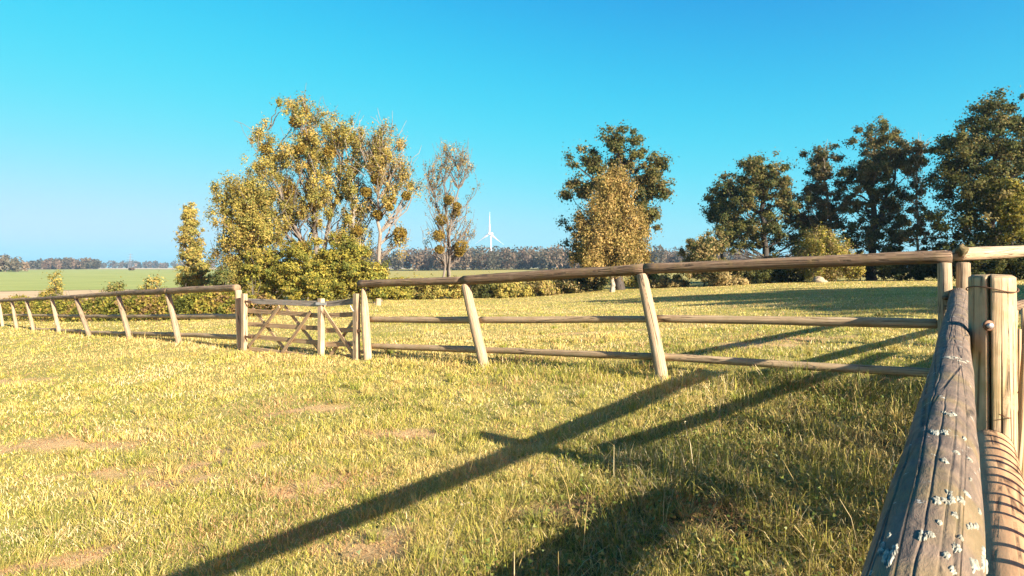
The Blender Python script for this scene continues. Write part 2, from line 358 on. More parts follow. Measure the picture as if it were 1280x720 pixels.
# far left run
fl = empty('rail_fence', P(*LEFT_POSTS[-1][1], Dl(301)), 'long three-rail log fence with leaning posts from the gate towards the green field', 'fence')
for t, b in LEFT_POSTS: post(fl, P(*t, Dl(t[0]))+np.array([0, 0, .0]), P(*b, Dl(b[0])), .072)
for k in range(1, 4):                                # goes on beyond the frame
    q = P(21, 410, Dl(21))+(P(21, 410, Dl(21))-P(42, 413, Dl(42)))*k; q[2] = gz(q); post(fl, q+np.array([-.45, .3, 1.2]), q, .07)
rails(fl, [[(-30, 376.5), (0, 376), (100, 370.7), (150, 366.7), (207, 364), (303, 359.5)], [(-30, 393.5), (20, 394), (67, 395), (113, 395.7), (297, 395.7)], [(-30, 410.5), (0, 411), (67, 412.7), (113, 415.7), (157, 417.3), (233, 419.3), (297, 422.3)]],
      [.072, .055, .055], Dl, [.0, .10, .10], [-20, 15, 34, 67, 97, 149, 212, 299])
# run between gate and corner
fr = empty('rail_fence', P(*RIGHT_POSTS[-1][1], Dr(1183)), 'three-rail log fence with round posts between the gate and the corner post', 'fence')
for i, (t, b) in enumerate(RIGHT_POSTS): post(fr, P(*t, Dr(t[0])), P(*b, Dr(b[0])), [.070, .073, .071, .060][i], pointed=(i == 0))
rails(fr, [[(440, 355.5), (455, 354.5), (581, 350.3), (806, 336.5), (1000, 328), (1192, 320.5)]], [.066], Dr, [0], [449, 579, 806, 1191])
rails(fr, [[(452, 399.6), (590, 400.7), (811, 399.6), (1175, 405.5)], [(452, 433.4), (598, 438.8), (816, 446.5), (1175, 468.5)]], [.047, .047], Dr, [.10, .10], [457, 595, 815, 1172])
for px, py in ((1180, 372), (1182, 384)):            # dark pegs and notch wood on the corner post
    p = P(px, py, Dr(1182)-.06); log('peg', [p, p+np.array([.09, .04, -.01])], [.02, .024], W_RAIL, fr, 8, .03, nseed())
# run beyond the corner
fc = empty('rail_fence', CORNER, 'log fence continuing past the corner with a mossy dark lump on its rail end', 'fence')
ctop = P(1204, 329, Dr(1190)+.02)
post(fc, ctop, CORNER, .057, W_POST)
c0 = P(1198, 317.5, Dr(1190)+.03)
for k, (dz, r) in enumerate(((0, .062), (-.58, .048), (-.98, .048))):
    a = c0+np.array([0, 0, dz]); pts = [a, a+RUN*1.5+np.array([0, 0, .035]), a+RUN*3+np.array([0, 0, .09])]
    log('rail', pts, [r, r*1.05, r*1.1], W_POST if k == 0 else W_RAIL, fc, 14, .1, nseed(), .05)
    pts2 = [pts[-1]+RUN*.02, pts[-1]+RUN*3+np.array([0, 0, .14])]
    log('rail', pts2, [r, r], W_RAIL, fc, 14, .12, nseed(), .05)
for k in (3, 6):
    q = CORNER+RUN*k; q[2] = gz(q); post(fc, q+np.array([0, 0, 1.28]), q, .07)
def blob(name, c, rx, ry, rz, mat, parent, seed, amp=.35, n=16, m=10):
    th = np.linspace(0, 2*math.pi, n, endpoint=False); ph = np.linspace(.02, math.pi-.02, m); PH, TH = np.meshgrid(ph, th, indexing='ij')
    d = np.stack([np.sin(PH)*np.cos(TH), np.sin(PH)*np.sin(TH), np.cos(PH)], -1)
    k = 1+amp*(vnoise(d[..., 0]*2+seed, d[..., 1]*2+d[..., 2]*2.7, seed)-.5)*2
    V = (d*k[..., None]*np.array([rx, ry, rz])+np.array(c)).reshape(-1, 3)
    i = np.arange(m-1)[:, None]*n; j = np.arange(n)[None]; j2 = (j+1) % n
    Q = np.stack([i+j, i+n+j, i+n+j2, i+j2], -1).reshape(-1, 4)
    return mesh_np(name, V, Q, mat, parent, smooth=True, wuv=V)
M_MOSS = plain('dark_moss', (.10, .075, .03), 1, 0, .6, 60)
blob('moss_lump', P(1202, 312.5, Dr(1190)-.03), .055, .05, .055, M_MOSS, fc, 3.3)

# ------------------------------------------------------------------ near fence
nf = empty('near_rail_fence', (1.1, 1.55, gz((1.1, 1.55))), 'weathered grey lichen-spotted rail on a thick cracked post with a lower tan rail', 'fence')
def crackf(S, TH):
    v = 0*S
    for a0, s0, s1, dp, wd in ((1.62, 1.9, 3.4, .075, .016), (1.95, 2.4, 4.4, .075, .015), (1.25, 2.2, 4.2, .075, .015), (2.35, 1.7, 3.0, .10, .016), (1.75, 4.4, 6.4, .1, .018), (.85, 2.7, 3.8, .08, .014), (1.5, 3.6, 5.4, .07, .015), (1.05, 1.9, 2.9, .09, .014)):
        aa = a0+.14*(vnoise(S*2.0, S*0, a0*7)-.5)+.05*(vnoise(S*13, S*0, a0)-.5)
        env = sstep(s0, s0+.25, S)*sstep(s1, s1-.35, S); v = v-dp*.6*env*np.exp(-((TH-aa)/wd)**2)
    v = v+.012*(vnoise(TH*14+S*.8, S*1.4, 5)-.5)+.03*(vnoise(TH*3, S*5, 9)-.5)
    return v
def npx(D, z): return np.array([.555+(D-.8)*.7445, D, CAMZ+z])
near, nsurf, nlen = log('top_rail', [npx(-1.3, -.325), npx(.53, -.322), npx(1.1, -.322), npx(2.5, -.338), npx(4, -.305), npx(5.46, -.258)], [.046, .048, .052, .056, .060, .064, .067], W_NEAR, nf, 250, .016, 2.2, .035, crackf)
gs, ga = np.meshgrid(np.linspace(.5, nlen-.2, 700), np.linspace(-.4, math.pi+.4, 120), indexing='ij')
gp = nsurf(gs, ga); gpx = HX+F*gp[..., 0]/gp[..., 1]; gpy = HY-F*(gp[..., 2]-CAMZ)/gp[..., 1]; gok = gp[..., 1] > .3
def lichen(px, py, wpx, hpx, k):
    e = np.where(gok, (gpx-px)**2+(gpy-py)**2, 1e9); e = e+np.where(np.abs(ga-math.pi/2) > 1.75, 400, 0)
    i = np.unravel_index(np.argmin(e), e.shape); s0, a0 = gs[i], ga[i]; D = gp[i][1]
    hw = wpx*D/F/.052/2; hl = max(hpx*D/F*2.2, .007)
    n = 40; th = np.linspace(0, 2*math.pi, n, endpoint=False); V = []
    for ring, dr in ((0, .0012), (.5, .0018), (.85, .0012), (1.0, -.001)):
        q = ring*(1+.38*(vnoise(np.cos(th)*2.6+k*3, np.sin(th)*2.6+k, k)-.5)*2*(ring > .3)+.5*(vnoise(np.cos(th)*7+k, np.sin(th)*7, k)-.5)*(ring > .3))
        V.append(nsurf(s0+np.sin(th)*q*hl, a0+np.cos(th)*q*hw, dr+.0005*(vnoise(th*3, th*0+ring*9, k)-.5)))
    V = np.concatenate(V); Q = []
    for r in range(3):
        for j in range(n): Q.append((r*n+j, r*n+(j+1) % n, (r+1)*n+(j+1) % n, (r+1)*n+j))
    mesh_np('lichen_patch', V, np.array(Q), M_LICHEN, nf, smooth=True)
LI = [(1186, 518, 16, 5), (1173, 540, 20, 7), (1180, 577, 9, 5), (1186, 624, 36, 8), (1158, 669, 19, 8), (1110, 693, 24, 17), (1224, 706, 22, 14), (1181, 693, 9, 5), (1193, 684, 11, 6), (1215, 658, 13, 5), (1194, 645, 8, 4), (1167, 445, 7, 3), (1190, 447, 20, 4), (1203, 452, 14, 3), (1160, 470, 5, 3), (1205, 548, 5, 4), (1185, 617, 8, 4), (1200, 674, 7, 4), (1174, 652, 6, 3), (1208, 618, 12, 3), (1190, 712, 8, 5), (1223, 640, 6, 4), (1228, 690, 7, 8), (1112, 672, 6, 4), (1196, 566, 10, 2), (1212, 600, 5, 3), (1212, 575, 8, 2)]
rl = random.Random(4)
for k, a in enumerate(LI):
    if a[2] < 13: lichen(*a, k*1.7+.3)
    else:
        for q in range(4): lichen(a[0]+(q-1.5)*a[2]*.26, a[1]+rl.uniform(-.3, .3)*a[3], a[2]*rl.uniform(.25, .42), a[3]*rl.uniform(.5, .95), k*1.7+.3+q*.37)
# thick post with one deep split, chamfered top, bolt and wire
BIG[2] = gz(BIG); btop = CAMZ-.035
def bigf(S, TH):
    v = -.62*np.exp(-((TH-BCR-.05*(vnoise(S*3, S*0, 2)-.5))/.055)**2)
    v = v-.16*np.exp(-((TH-BCR-.75)/.03)**2)*sstep(1.3, 1.6, S)-.10*np.exp(-((TH-BCR+.5)/.025)**2)*sstep(1.55, 1.0, S)
    return v+.02*(vnoise(TH*9, S*1.2, 4)-.5)
# log axis goes up: U = T x Y = -X, W = U x T -> cos along U, sin along W (towards camera is -Y)
BCR = 5.38+.13
bp_ = log('thick_post', [BIG-np.array([0, 0, .3]), np.array([BIG[0], BIG[1], btop-.015])], [.096, .093, .090, .089, .087], W_BIG, nf, 240, .02, 4.4, .03, lambda S, TH: bigf(S, TH), bevel=.016)
def wp(px, py, D): return P(px, py, D)
b0 = P(1237.5, 407, 2.70); log('bolt', [b0+np.array([0, .03, 0]), b0+np.array([-.004, -.012, 0])], [.013, .0125], M_STEEL, nf, 12, .01, 1, .01, bevel=.003)
log('washer', [b0+np.array([0, .012, 0]), b0+np.array([0, .004, 0])], [.024, .024], M_RUST, nf, 16, .004, 1, .01, bevel=.002)
th = np.linspace(0, 2*math.pi, 40); wz = P(1230, 362, 2.68)[2]
ww = np.stack([BIG[0]+.0945*np.cos(th), BIG[1]+.0945*np.sin(th), wz+.012*np.sin(th*2+1)], 1)
def wire(name, pts, r, mat, parent, n=6):
    pts = np.array(pts); T = np.gradient(pts, axis=0); T /= np.linalg.norm(T, axis=1)[:, None]; up = np.array([.1, .2, 1.]); U = np.cross(T, up); U /= np.linalg.norm(U, axis=1)[:, None]; W = np.cross(U, T)
    th = np.linspace(0, 2*math.pi, n, endpoint=False); V = (pts[:, None]+r*(np.cos(th)[None, :, None]*U[:, None]+np.sin(th)[None, :, None]*W[:, None])).reshape(-1, 3)
    m = len(pts); i = np.arange(m-1)[:, None]*n; j = np.arange(n)[None]; j2 = (j+1) % n
    Q = np.stack([i+j, i+j2, i+n+j2, i+n+j], -1).reshape(-1, 4)[:, ::-1]
    return mesh_np(name, V, Q, mat, parent, smooth=True)
wire('wire_tie', ww, .0028, M_RUST, nf)
t_ = np.linspace(0, 1, 30); wa, wb = P(1249, 518, 2.64), P(1275, 490, 2.9)
wire('wire_loop', wa+(wb-wa)*t_[:, None]+np.array([0, 0, -.05])*np.sin(t_*math.pi)[:, None]+np.array([.0, -.03, 0])*np.sin(t_*6)[:, None], .002, M_RUST, nf)
lo0 = np.array([2.10, 2.66, CAMZ-.80]); lo = [lo0-np.array([.597, .802, 0])*t+np.array([0, 0, -.01*t]) for t in (0, 1, 2, 3.6)]
log('lower_rail', lo, [.084, .088, .09, .092], W_LOW, nf, 48, .03, 8.8, .02)
rp = np.array([-.25, -.9, 0]); rp[2] = gz(rp); post(nf, np.array([rp[0]+.05, rp[1], CAMZ-.40]), rp, .08)

# ------------------------------------------------------------------ stick fences beside the thick post
def stick_fence(name, label, p0, d, length, spacing, hts, rails_z, seed, rs=.014, lean=.03, posts=()):
    rg = np.random.default_rng(seed); q0 = np.array([p0[0], p0[1], gz(p0)])
    root = empty(name, q0, label, 'fence'); d = np.array(d)
    s = .0
    while s < length:
        p = q0+d*s; p[2] = gz(p)-.06; h = rg.uniform(*hts)
        top = p+np.array([0, 0, h])+d*rg.normal(0, lean)+np.array([d[1], -d[0], 0])*rg.normal(0, lean*.5); r = rs*rg.uniform(.75, 1.25)
        log('stick', [p, (p+top)/2+d*rg.normal(0, .008), top], [r*1.1, r, r*.8], W_STICK, root, 6, .18, nseed(), .06, bevel=.004); s += spacing*(rg.uniform(.75, 1.25) if lean < .02 else rg.uniform(.3, 1.7))
    for zr, r in rails_z:
        pts = [q0+d*t for t in np.linspace(0, length, 5)]
        pts = [np.array([p[0]-d[1]*.05, p[1]+d[0]*.05, gz(p)+zr]) for p in pts]
        log('rail', pts, [r, r*.95], W_RAIL, root, 12, .12, nseed(), .05)
    for t in posts:
        p = q0+d*t; p[2] = gz(p); p = p+np.array([d[1], -d[0], 0])*.1; post(root, p+np.array([0, 0, 1.25]), p, .06)
    return root
sf = stick_fence('stick_fence', 'fence of upright rough sticks behind the thick cracked post', BIG+np.array([.15, .10, 0]), RUN, 5.5, .034, (.7, 1.05), ((.92, .045),), 5, posts=(2.6, 5.2))
for k in range(9):                                   # taller crooked sticks right at the post
    p = BIG+np.array([.135, .10, 0])+RUN*(.0+.05*k); p[2] = gz(p)-.05; h = [1.22, 1.05, 1.28, 1.1, 1.2, .95, 1.15, 1.0, .9][k]
    tp = p+np.array([random.uniform(-.03, .09), random.uniform(-.03, .03), h])
    log('stick', [p, (p+tp)/2+np.array([random.uniform(-.02, .02), 0, 0]), tp], [.017, .014, .009], W_STICK, sf, 8, .08, nseed(), .08, bevel=.004)
side = np.array([.802, -.597, 0])
stick_fence('low_paling_fence', 'low paling fence of thin sticks striping the lower tan rail with shadow', lo0+side*.34-NEARD*.05, -NEARD, 3.4, .105, (.93, .97), ((.30, .012),), 9, rs=.0165, lean=.008)

# ------------------------------------------------------------------ gate leaves
def board(name, a, b, wdt, th_, mat, parent, facing, seed=0):
    """a rectangular board from a to b, width wdt across, thickness th_ along facing"""
    a, b = np.array(a), np.array(b); T = b-a; L = np.linalg.norm(T); T = T/L; Fv = facing-T*(facing@T); Fv /= np.linalg.norm(Fv); W = np.cross(T, Fv)
    m = max(3, int(L/.12)); ss = np.linspace(0, L, m); V = []; uv = []
    cs = [(-1, -1), (-.92, -1), (.92, -1), (1, -.8), (1, .8), (.92, 1), (-.92, 1), (-1, .8)]
    for s in ss:
        k = 1+.06*(float(vnoise(np.array(s*3.+seed*7), np.array(0.), seed))-.5)*2; bow = .012*(float(vnoise(np.array(s*.9+seed*3), np.array(1.), seed))-.5)
        for x, y in cs: V.append(a+T*s+W*(x*wdt/2*k+bow)+Fv*(y*th_/2)); uv.append((x*wdt/2+y*.01, s, seed))
    n = 8; Q = []
    for i in range(m-1):
        for j in range(n): Q.append((i*n+j, i*n+(j+1) % n, (i+1)*n+(j+1) % n, (i+1)*n+j))
    caps = [tuple(range(n))[::-1], tuple((m-1)*n+j for j in range(n))]
    V = np.array(V)-np.array(parent.location); me = bpy.data.meshes.new(name); me.from_pydata([tuple(v) for v in V], [], Q+caps)
    at = me.attributes.new('wuv', 'FLOAT_VECTOR', 'POINT'); at.data.foreach_set('vector', np.array(uv, np.float32).ravel()); me.materials.append(mat)
    return link(bpy.data.objects.new(name, me), parent)
FACE = np.array([-.59, -.80, 0.])
def gate_leaf(name, label, xl, xr, tops, stile_l, stile_r, front, back):
    root = empty(name, P(xl, stile_l[1], Dr(xl)), label, 'gate')
    for (x, y0, y1, wd) in (stile_l[2:], stile_r[2:]):
        if wd: board('stile', P(x, y1, Dr(x))+FACE*.03, P(x, y0, Dr(x))+FACE*.03, wd, .085, W_POST, root, FACE, nseed())
    for i, (yl, yr) in enumerate(tops):
        board('bar', P(xl, yl, Dr(xl))-FACE*.03, P(xr, yr, Dr(xr))-FACE*.03, .085 if i else .10, .026, W_GREY if i == 0 else W_GATE, root, FACE, nseed())
    for (x0, y0, x1, y1) in front: board('brace', P(x0, y0, Dr(x0))+FACE*.012, P(x1, y1, Dr(x1))+FACE*.012, .07, .022, W_GATE, root, FACE, nseed())
    for (x0, y0, x1, y1) in back: board('brace', P(x0, y0, Dr(x0))-FACE*.066, P(x1, y1, Dr(x1))-FACE*.066, .06, .022, W_GATE, root, FACE, nseed())
    return root
g1 = gate_leaf('gate_leaf', 'wide wooden gate leaf with crossed braces hinged on the far fence end post', 306, 403, [(376, 380), (388, 395), (405, 411), (420, 429), (436, 448)], (306, 440, 307, 367, 441, .11), (403, 453, 403, 373, 453, .10),
              [(312, 433, 350, 383), (352, 443, 389, 390)], [(312, 385, 354, 440), (352, 383, 400, 444)])
g2 = gate_leaf('gate_leaf', 'narrow wooden gate leaf with sagging grey top bar beside the pointed post', 406, 446, [(380, 376), (395, 393), (413, 412), (431, 430), (448, 446)], (406, 452, 0, 0, 0, 0), (447, 449, 447.5, 367, 449, .10),
              [(404, 385, 445, 447)], [(408, 447, 442, 396)])
lt = P(402, 380, Dr(402)-.08); board('latch', lt+np.array([-.10, 0, 0]), lt+np.array([.10, -.05, 0]), .05, .02, M_STEEL, g1, FACE, 1)
for px, y0, gl in ((309, 377, g1), (309, 421, g1), (444, 413, g2)):
    hq = P(px, y0, Dr(px)-.095); board('hinge', hq+np.array([-.09, .06, 0]), hq+np.array([.12, -.08, -.005]), .045, .012, M_RUST, gl, FACE, 2)
ch = P(443, 384, Dr(443)-.09); tt = np.linspace(0, 1, 24)
wire('chain', np.stack([ch[0]+.14*tt-.07, ch[1]+0*tt-.02*tt, ch[2]+.03-.10*np.sin(tt*math.pi)], 1), .011, M_STEEL, g2)

# ------------------------------------------------------------------ foliage
def leaves(C, size, col, rg, droop=0., out=None):
    """quads around centres C (n,3); size (n,), col (n,3) -> verts, quads, colours"""
    n = len(C); u = rg.normal(size=(n, 3)); u /= np.linalg.norm(u, axis=1)[:, None]
    if out is not None: u = u-out*(u*out).sum(1)[:, None]*.8; u /= np.linalg.norm(u, axis=1)[:, None]
    if droop: u = u*(1-droop)+np.array([0, 0, -1.])*droop; u /= np.linalg.norm(u, axis=1)[:, None]
    v = np.cross(u, rg.normal(size=(n, 3)) if out is None else rg.normal(size=(n, 3))*.5+out*.9); v /= np.linalg.norm(v, axis=1)[:, None]; nn = np.cross(u, v)
    s = size[:, None]; k = rg.uniform(.34, .5, (n, 1))
    V = np.stack([C-u*s*.6, C+v*s*k*1.15+u*s*.25, C-v*s*k*1.15+u*s*.25+nn*s*.1], 1).reshape(-1, 3)
    return V, np.arange(n*3).reshape(-1, 3), np.repeat(col, 3, 0)
def tubes(paths, mat, name, parent, n=6):
    Vs, Qs, uvs, b = [], [], [], 0
    th = np.linspace(0, 2*math.pi, n, endpoint=False)
    for pts, r in paths:
        pts = np.array(pts); T = np.gradient(pts, axis=0); T /= np.linalg.norm(T, axis=1)[:, None]+1e-9
        up = np.array([.31, .95, .05]); U = np.cross(T, up); U /= np.linalg.norm(U, axis=1)[:, None]+1e-9; W = np.cross(U, T); r = np.array(r)
        V = pts[:, None]+r[:, None, None]*(np.cos(th)[None, :, None]*U[:, None]+np.sin(th)[None, :, None]*W[:, None]); m = len(pts)
        i = np.arange(m-1)[:, None]*n; j = np.arange(n)[None]; j2 = (j+1) % n
        Qs.append(b+np.stack([i+n+j, i+n+j2, i+j2, i+j], -1).reshape(-1, 4)); Vs.append(V.reshape(-1, 3)); b += m*n
        sl = np.concatenate([[0], np.cumsum(np.linalg.norm(np.diff(pts, axis=0), axis=1))])
        uvs.append(np.stack(np.broadcast_arrays(th[None]*r.max(), sl[:, None], 0*th[None]), -1).reshape(-1, 3))
    return mesh_np(name, np.concatenate(Vs), np.concatenate(Qs), mat, parent, smooth=True, wuv=np.concatenate(uvs))
def curve(a, b, bend, rg, m=7, jit=.04):
    t = np.linspace(0, 1, m)[:, None]; a, b = np.array(a), np.array(b); L = np.linalg.norm(b-a)
    p = a+(b-a)*t+np.array(bend)*(4*t*(1-t))*.25
    j = rg.normal(0, jit*L, (m, 3)); j[0] = 0; j[-1] = 0
    return p+j*np.sin(t*math.pi)
GOLD = np.array([[.33, .265, .06], [.24, .215, .05], [.38, .28, .08], [.17, .17, .045]])
YGRN = np.array([[.26, .225, .035], [.18, .175, .032], [.31, .25, .05], [.11, .125, .026]])
OAK = np.array([[.12, .112, .03], [.075, .085, .025], [.16, .128, .045], [.05, .065, .02]])
OAKB = np.array([[.14, .11, .042], [.09, .082, .03], [.18, .13, .055], [.06, .066, .022]])
BIRCH = np.array([[.30, .21, .065], [.22, .17, .05], [.38, .27, .10], [.17, .14, .04]])
DKGR = np.array([[.05, .06, .018], [.08, .085, .02], [.035, .042, .014], [.11, .10, .03]])
TAN = np.array([[.26, .19, .075], [.33, .25, .11], [.18, .145, .05]])
DULL = np.array([[.19, .14, .09], [.14, .12, .08], [.22, .16, .11], [.11, .105, .075]])
def tree(name, label, base, D, lobes, trunk, pal, nleaf, lsz, seed, cat='tree', bark=W_BARK, r0=.25, clump=.55, nclump=None, limbs=40, flat=.75, mist=(), depth=1., droop=0., group=None, surf=.5, twig=0, loose=0., stems=None, cpl=85, rise=.75, mult=3.4):
    rg = np.random.default_rng(seed); k = D/F
    b = P(*base, D); b[2] = gz(b)-.1
    root = empty(name, (b[0], b[1], b[2]+.1), label, cat, group)
    T = [np.array(P(x, y, D)) for x, y in trunk]
    area = np.array([l[2]*l[3]*(l[4] if len(l) > 4 else 1) for l in lobes]); pr_ = area/area.sum()
    nleaf = int(nleaf*mult); lsz *= .78; nclump = nclump or max(12, int(nleaf/cpl))
    li = rg.choice(len(lobes), nclump, p=pr_); d = rg.normal(size=(nclump, 3)); d /= np.linalg.norm(d, axis=1)[:, None]
    rad_ = rg.uniform(0, 1, nclump)**(surf*.66)*np.clip(rg.normal(1.02, .16, nclump), .6, 1.4)
    Lb = np.array([l[:4] for l in lobes])[li]
    rx = Lb[:, 2]*k; rz = Lb[:, 3]*k; cc = np.stack([(Lb[:, 0]-HX)*k, np.full(nclump, D), CAMZ-(Lb[:, 1]-HY)*k], 1)
    CL = cc+d*rad_[:, None]*np.stack([rx, np.minimum(rx, 4.5)*depth, rz], 1)
    # trunk and limbs
    full = [b]+T; m = 14; tt = np.linspace(0, 1, len(full)); ti = np.linspace(0, 1, m)
    tp = np.stack([np.interp(ti, tt, [p[i] for p in full]) for i in range(3)], 1); tp[1:-1] += rg.normal(0, r0*.35, (m-2, 3))*np.array([1, 1, .2])
    paths = [(tp, r0*(1-ti)**.8*.9+r0*.10+r0*.35*np.exp(-ti*18))]
    for st in (stems or []):
        q = [b+np.array([rg.normal(0, r0), rg.normal(0, r0), 0])]+[np.array(P(x, y, D))+np.array([0, rg.normal(0, .6), 0]) for x, y in st[1:]]; q[0] = q[0]+np.array([(st[0][0]-base[0])*k, 0, 0])
        tq = np.linspace(0, 1, len(q)); sp = np.stack([np.interp(ti, tq, [p[i] for p in q]) for i in range(3)], 1); sp[1:-1] += rg.normal(0, r0*.3, (m-2, 3))
        paths.append((sp, r0*.7*(1-ti)**.8+r0*.06)); tp = np.concatenate([tp, sp])
    zt, zb = tp[:, 2].max(), b[2]
    order = rg.permutation(nclump)[:limbs]
    for i in order:
        c = CL[i]; hd = np.hypot(c[0]-tp[:, 0], c[1]-tp[:, 1]); want = c[2]-hd*rise
        j = np.argmin(np.abs(tp[:, 2]-np.clip(want, zb+(zt-zb)*.22, zt-.05))+.35*hd)
        L = np.linalg.norm(c-tp[j]); r1 = min(r0*.42, .018*L+.012)
        paths.append((curve(tp[j], c, (0, 0, -.25*L if droop < .3 else .5*L), rg), np.linspace(r1, .012 if twig == 0 else .02, 7)))
    if twig:
        for i in rg.integers(0, nclump, twig):
            c = CL[i]; e = c+np.array([rg.normal(0, .7), rg.normal(0, .6), rg.uniform(.2, 1.6)]); paths.append((curve(c-np.array([0, 0, .6]), e, (0, 0, 0), rg, 4), np.linspace(.022, .012, 4)))
    tubes(paths, bark, 'trunk', root)
    # leaves gathered in clumps
    per = rg.multinomial(nleaf, rg.dirichlet(np.full(nclump, 2.5))); ci = np.repeat(np.arange(nclump), per); n = len(ci)
    off = np.clip(rg.normal(0, .46, (n, 3)), -1.15, 1.15)
    cr = clump*rg.uniform(.6, 1.35, nclump)
    C = CL[ci]+off*cr[ci][:, None]*np.array([1, 1, flat if not droop else 1.9])
    if loose: f = rg.uniform(size=n) < loose; C[f] = C[f]+rg.normal(0, clump*.7, (f.sum(), 3))
    kp = C[:, 2] > b[2]+.15; C = C[kp]; ci = ci[kp]; n = len(C)
    out = (C-CL[ci])/clump+.6*(CL-cc)[ci]/np.maximum(rx, .3)[ci][:, None]+np.array([0, 0, .25]); out /= np.linalg.norm(out, axis=1)[:, None]+1e-6
    tone = np.clip(rg.normal(1, .17, nclump), .6, 1.5)[ci]*np.clip(rg.normal(1, .12, n), .5, 1.6)
    pi = (rg.uniform(size=nclump)*len(pal)).astype(int)[ci]; sw = rg.uniform(size=n) < .45; pi[sw] = rg.integers(0, len(pal), sw.sum())
    V, Q, c = leaves(C, lsz*rg.uniform(.65, 1.35, n), np.array(pal)[pi]*tone[:, None]*1.1, rg, droop, out)
    mesh_np('crown', V, Q, M_LEAF, root, col=c)
    for (x, y, r) in mist:                           # mistletoe balls
        ctr = P(x, y, D-rg.uniform(.2, 1.2)); nb = 520; dd = rg.normal(size=(nb, 3)); dd /= np.linalg.norm(dd, axis=1)[:, None]
        pts = ctr+dd*(rg.uniform(.25, 1, nb)**.5)[:, None]*r*k*np.array([1, 1, .95])
        V, Q, c = leaves(pts, .15*rg.uniform(.7, 1.3, nb), np.array([[.24, .17, .03], [.18, .14, .025], [.30, .20, .04]])[rg.integers(0, 3, nb)]*np.clip(rg.normal(1, .2, nb), .5, 1.5)[:, None], rg)
        mesh_np('mistletoe', V, Q, M_LEAF, root, col=c)
    return root
# left group
tree('poplar_tree', 'small slim golden poplar standing alone beyond the bramble hedge', (238, 366), 80, [(237, 272, 8, 20), (237, 303, 15, 30), (240, 333, 17, 22)], [(237, 300), (236, 258)], GOLD, 5200, .28, 11, r0=.16, clump=.42, limbs=30, bark=W_PALE, loose=.1)
tree('poplar_tree', 'dense round golden tree on the field side of the big poplar group', (310, 378), 42, [(297, 262, 30, 38), (292, 305, 24, 36), (325, 300, 30, 48), (318, 250, 24, 30), (300, 340, 26, 22, .6)], [(308, 300), (303, 235)], GOLD*.92, 15000, .16, 12, r0=.2, clump=.38, limbs=80, loose=.12, flat=1.5, mult=2.7, cpl=110, surf=.7, twig=40)
tree('poplar_tree', 'tallest leaning golden poplar of the group hung with mistletoe balls', (392, 376), 47, [(378, 140, 26, 26), (325, 170, 14, 20, .7), (345, 205, 38, 34), (395, 195, 36, 48), (375, 255, 44, 44, .9), (420, 170, 22, 26), (345, 270, 30, 36, .7), (350, 125, 10, 8, .4), (380, 116, 7, 12, .5), (410, 240, 30, 40, .7)], [(395, 300), (388, 220), (378, 120)], GOLD, 20000, .155, 13, r0=.3, clump=.34, limbs=170, surf=.8, twig=120, loose=.12, flat=1.5, rise=1.5, cpl=110, mult=2.6, stems=[[(396, 374), (404, 300), (422, 230), (430, 160)], [(388, 374), (378, 300), (350, 230), (330, 160)]],
     mist=[(369, 153, 8), (381, 171, 9), (332, 186, 8), (376, 186, 7), (412, 190, 9), (363, 237, 10), (394, 255, 8), (376, 310, 9), (425, 300, 7)])
tree('poplar_tree', 'upright golden poplar in the middle of the group behind the gate', (442, 372), 47, [(440, 170, 14, 20), (440, 210, 20, 36), (447, 255, 26, 40), (430, 300, 22, 36), (448, 310, 22, 30)], [(440, 300), (440, 230), (441, 150)], GOLD, 9500, .155, 14, r0=.2, clump=.34, limbs=110, surf=.8, twig=80, loose=.12, flat=1.6, rise=1.5, cpl=110, mult=2.5, bark=W_PALE, mist=[(458, 240, 7), (447, 288, 6)])
tree('poplar_tree', 'half-bare poplar with pale straight trunk and mistletoe beside the sparse tree', (474, 366), 46, [(478, 175, 24, 24), (470, 205, 20, 28), (500, 220, 18, 26, .7), (512, 238, 14, 14, .6), (482, 250, 30, 20, .45), (495, 300, 18, 18, .4), (476, 190, 30, 40, .35)], [(474, 300), (472, 240), (478, 150)], np.concatenate([GOLD, BIRCH]), 6500, .15, 15, r0=.2, clump=.30, limbs=120, surf=1, twig=120, loose=.2, flat=1.6, rise=1.4, cpl=75, mult=2.7, bark=W_MIDB,
     mist=[(470, 224, 7), (472, 268, 6), (490, 250, 6), (500, 292, 9), (487, 259, 5), (508, 245, 6)])
tree('poplar_tree', 'nearly leafless see-through tree dotted with mistletoe near the wind turbine', (560, 360), 58, [(560, 205, 22, 30), (580, 200, 16, 20, .8), (540, 220, 14, 28), (560, 255, 28, 24, .6), (548, 290, 18, 22, .8), (578, 285, 18, 20, .8), (592, 232, 6, 8, .5)], [(560, 300), (557, 250), (550, 180)], np.concatenate([BIRCH, TAN]), 2300, .16, 16, r0=.17, clump=.32, limbs=150, surf=.8, twig=150, nclump=170, loose=.3, flat=1.6, rise=1.6, mult=2.4, bark=W_MIDB, stems=[[(561, 358), (562, 290), (572, 240), (572, 185)], [(559, 358), (556, 290), (540, 240), (528, 200)]],
     mist=[(561, 250, 7), (571, 258, 6), (552, 275, 8), (548, 295, 8), (577, 308, 9), (571, 266, 5), (549, 312, 6), (574, 315, 7)])
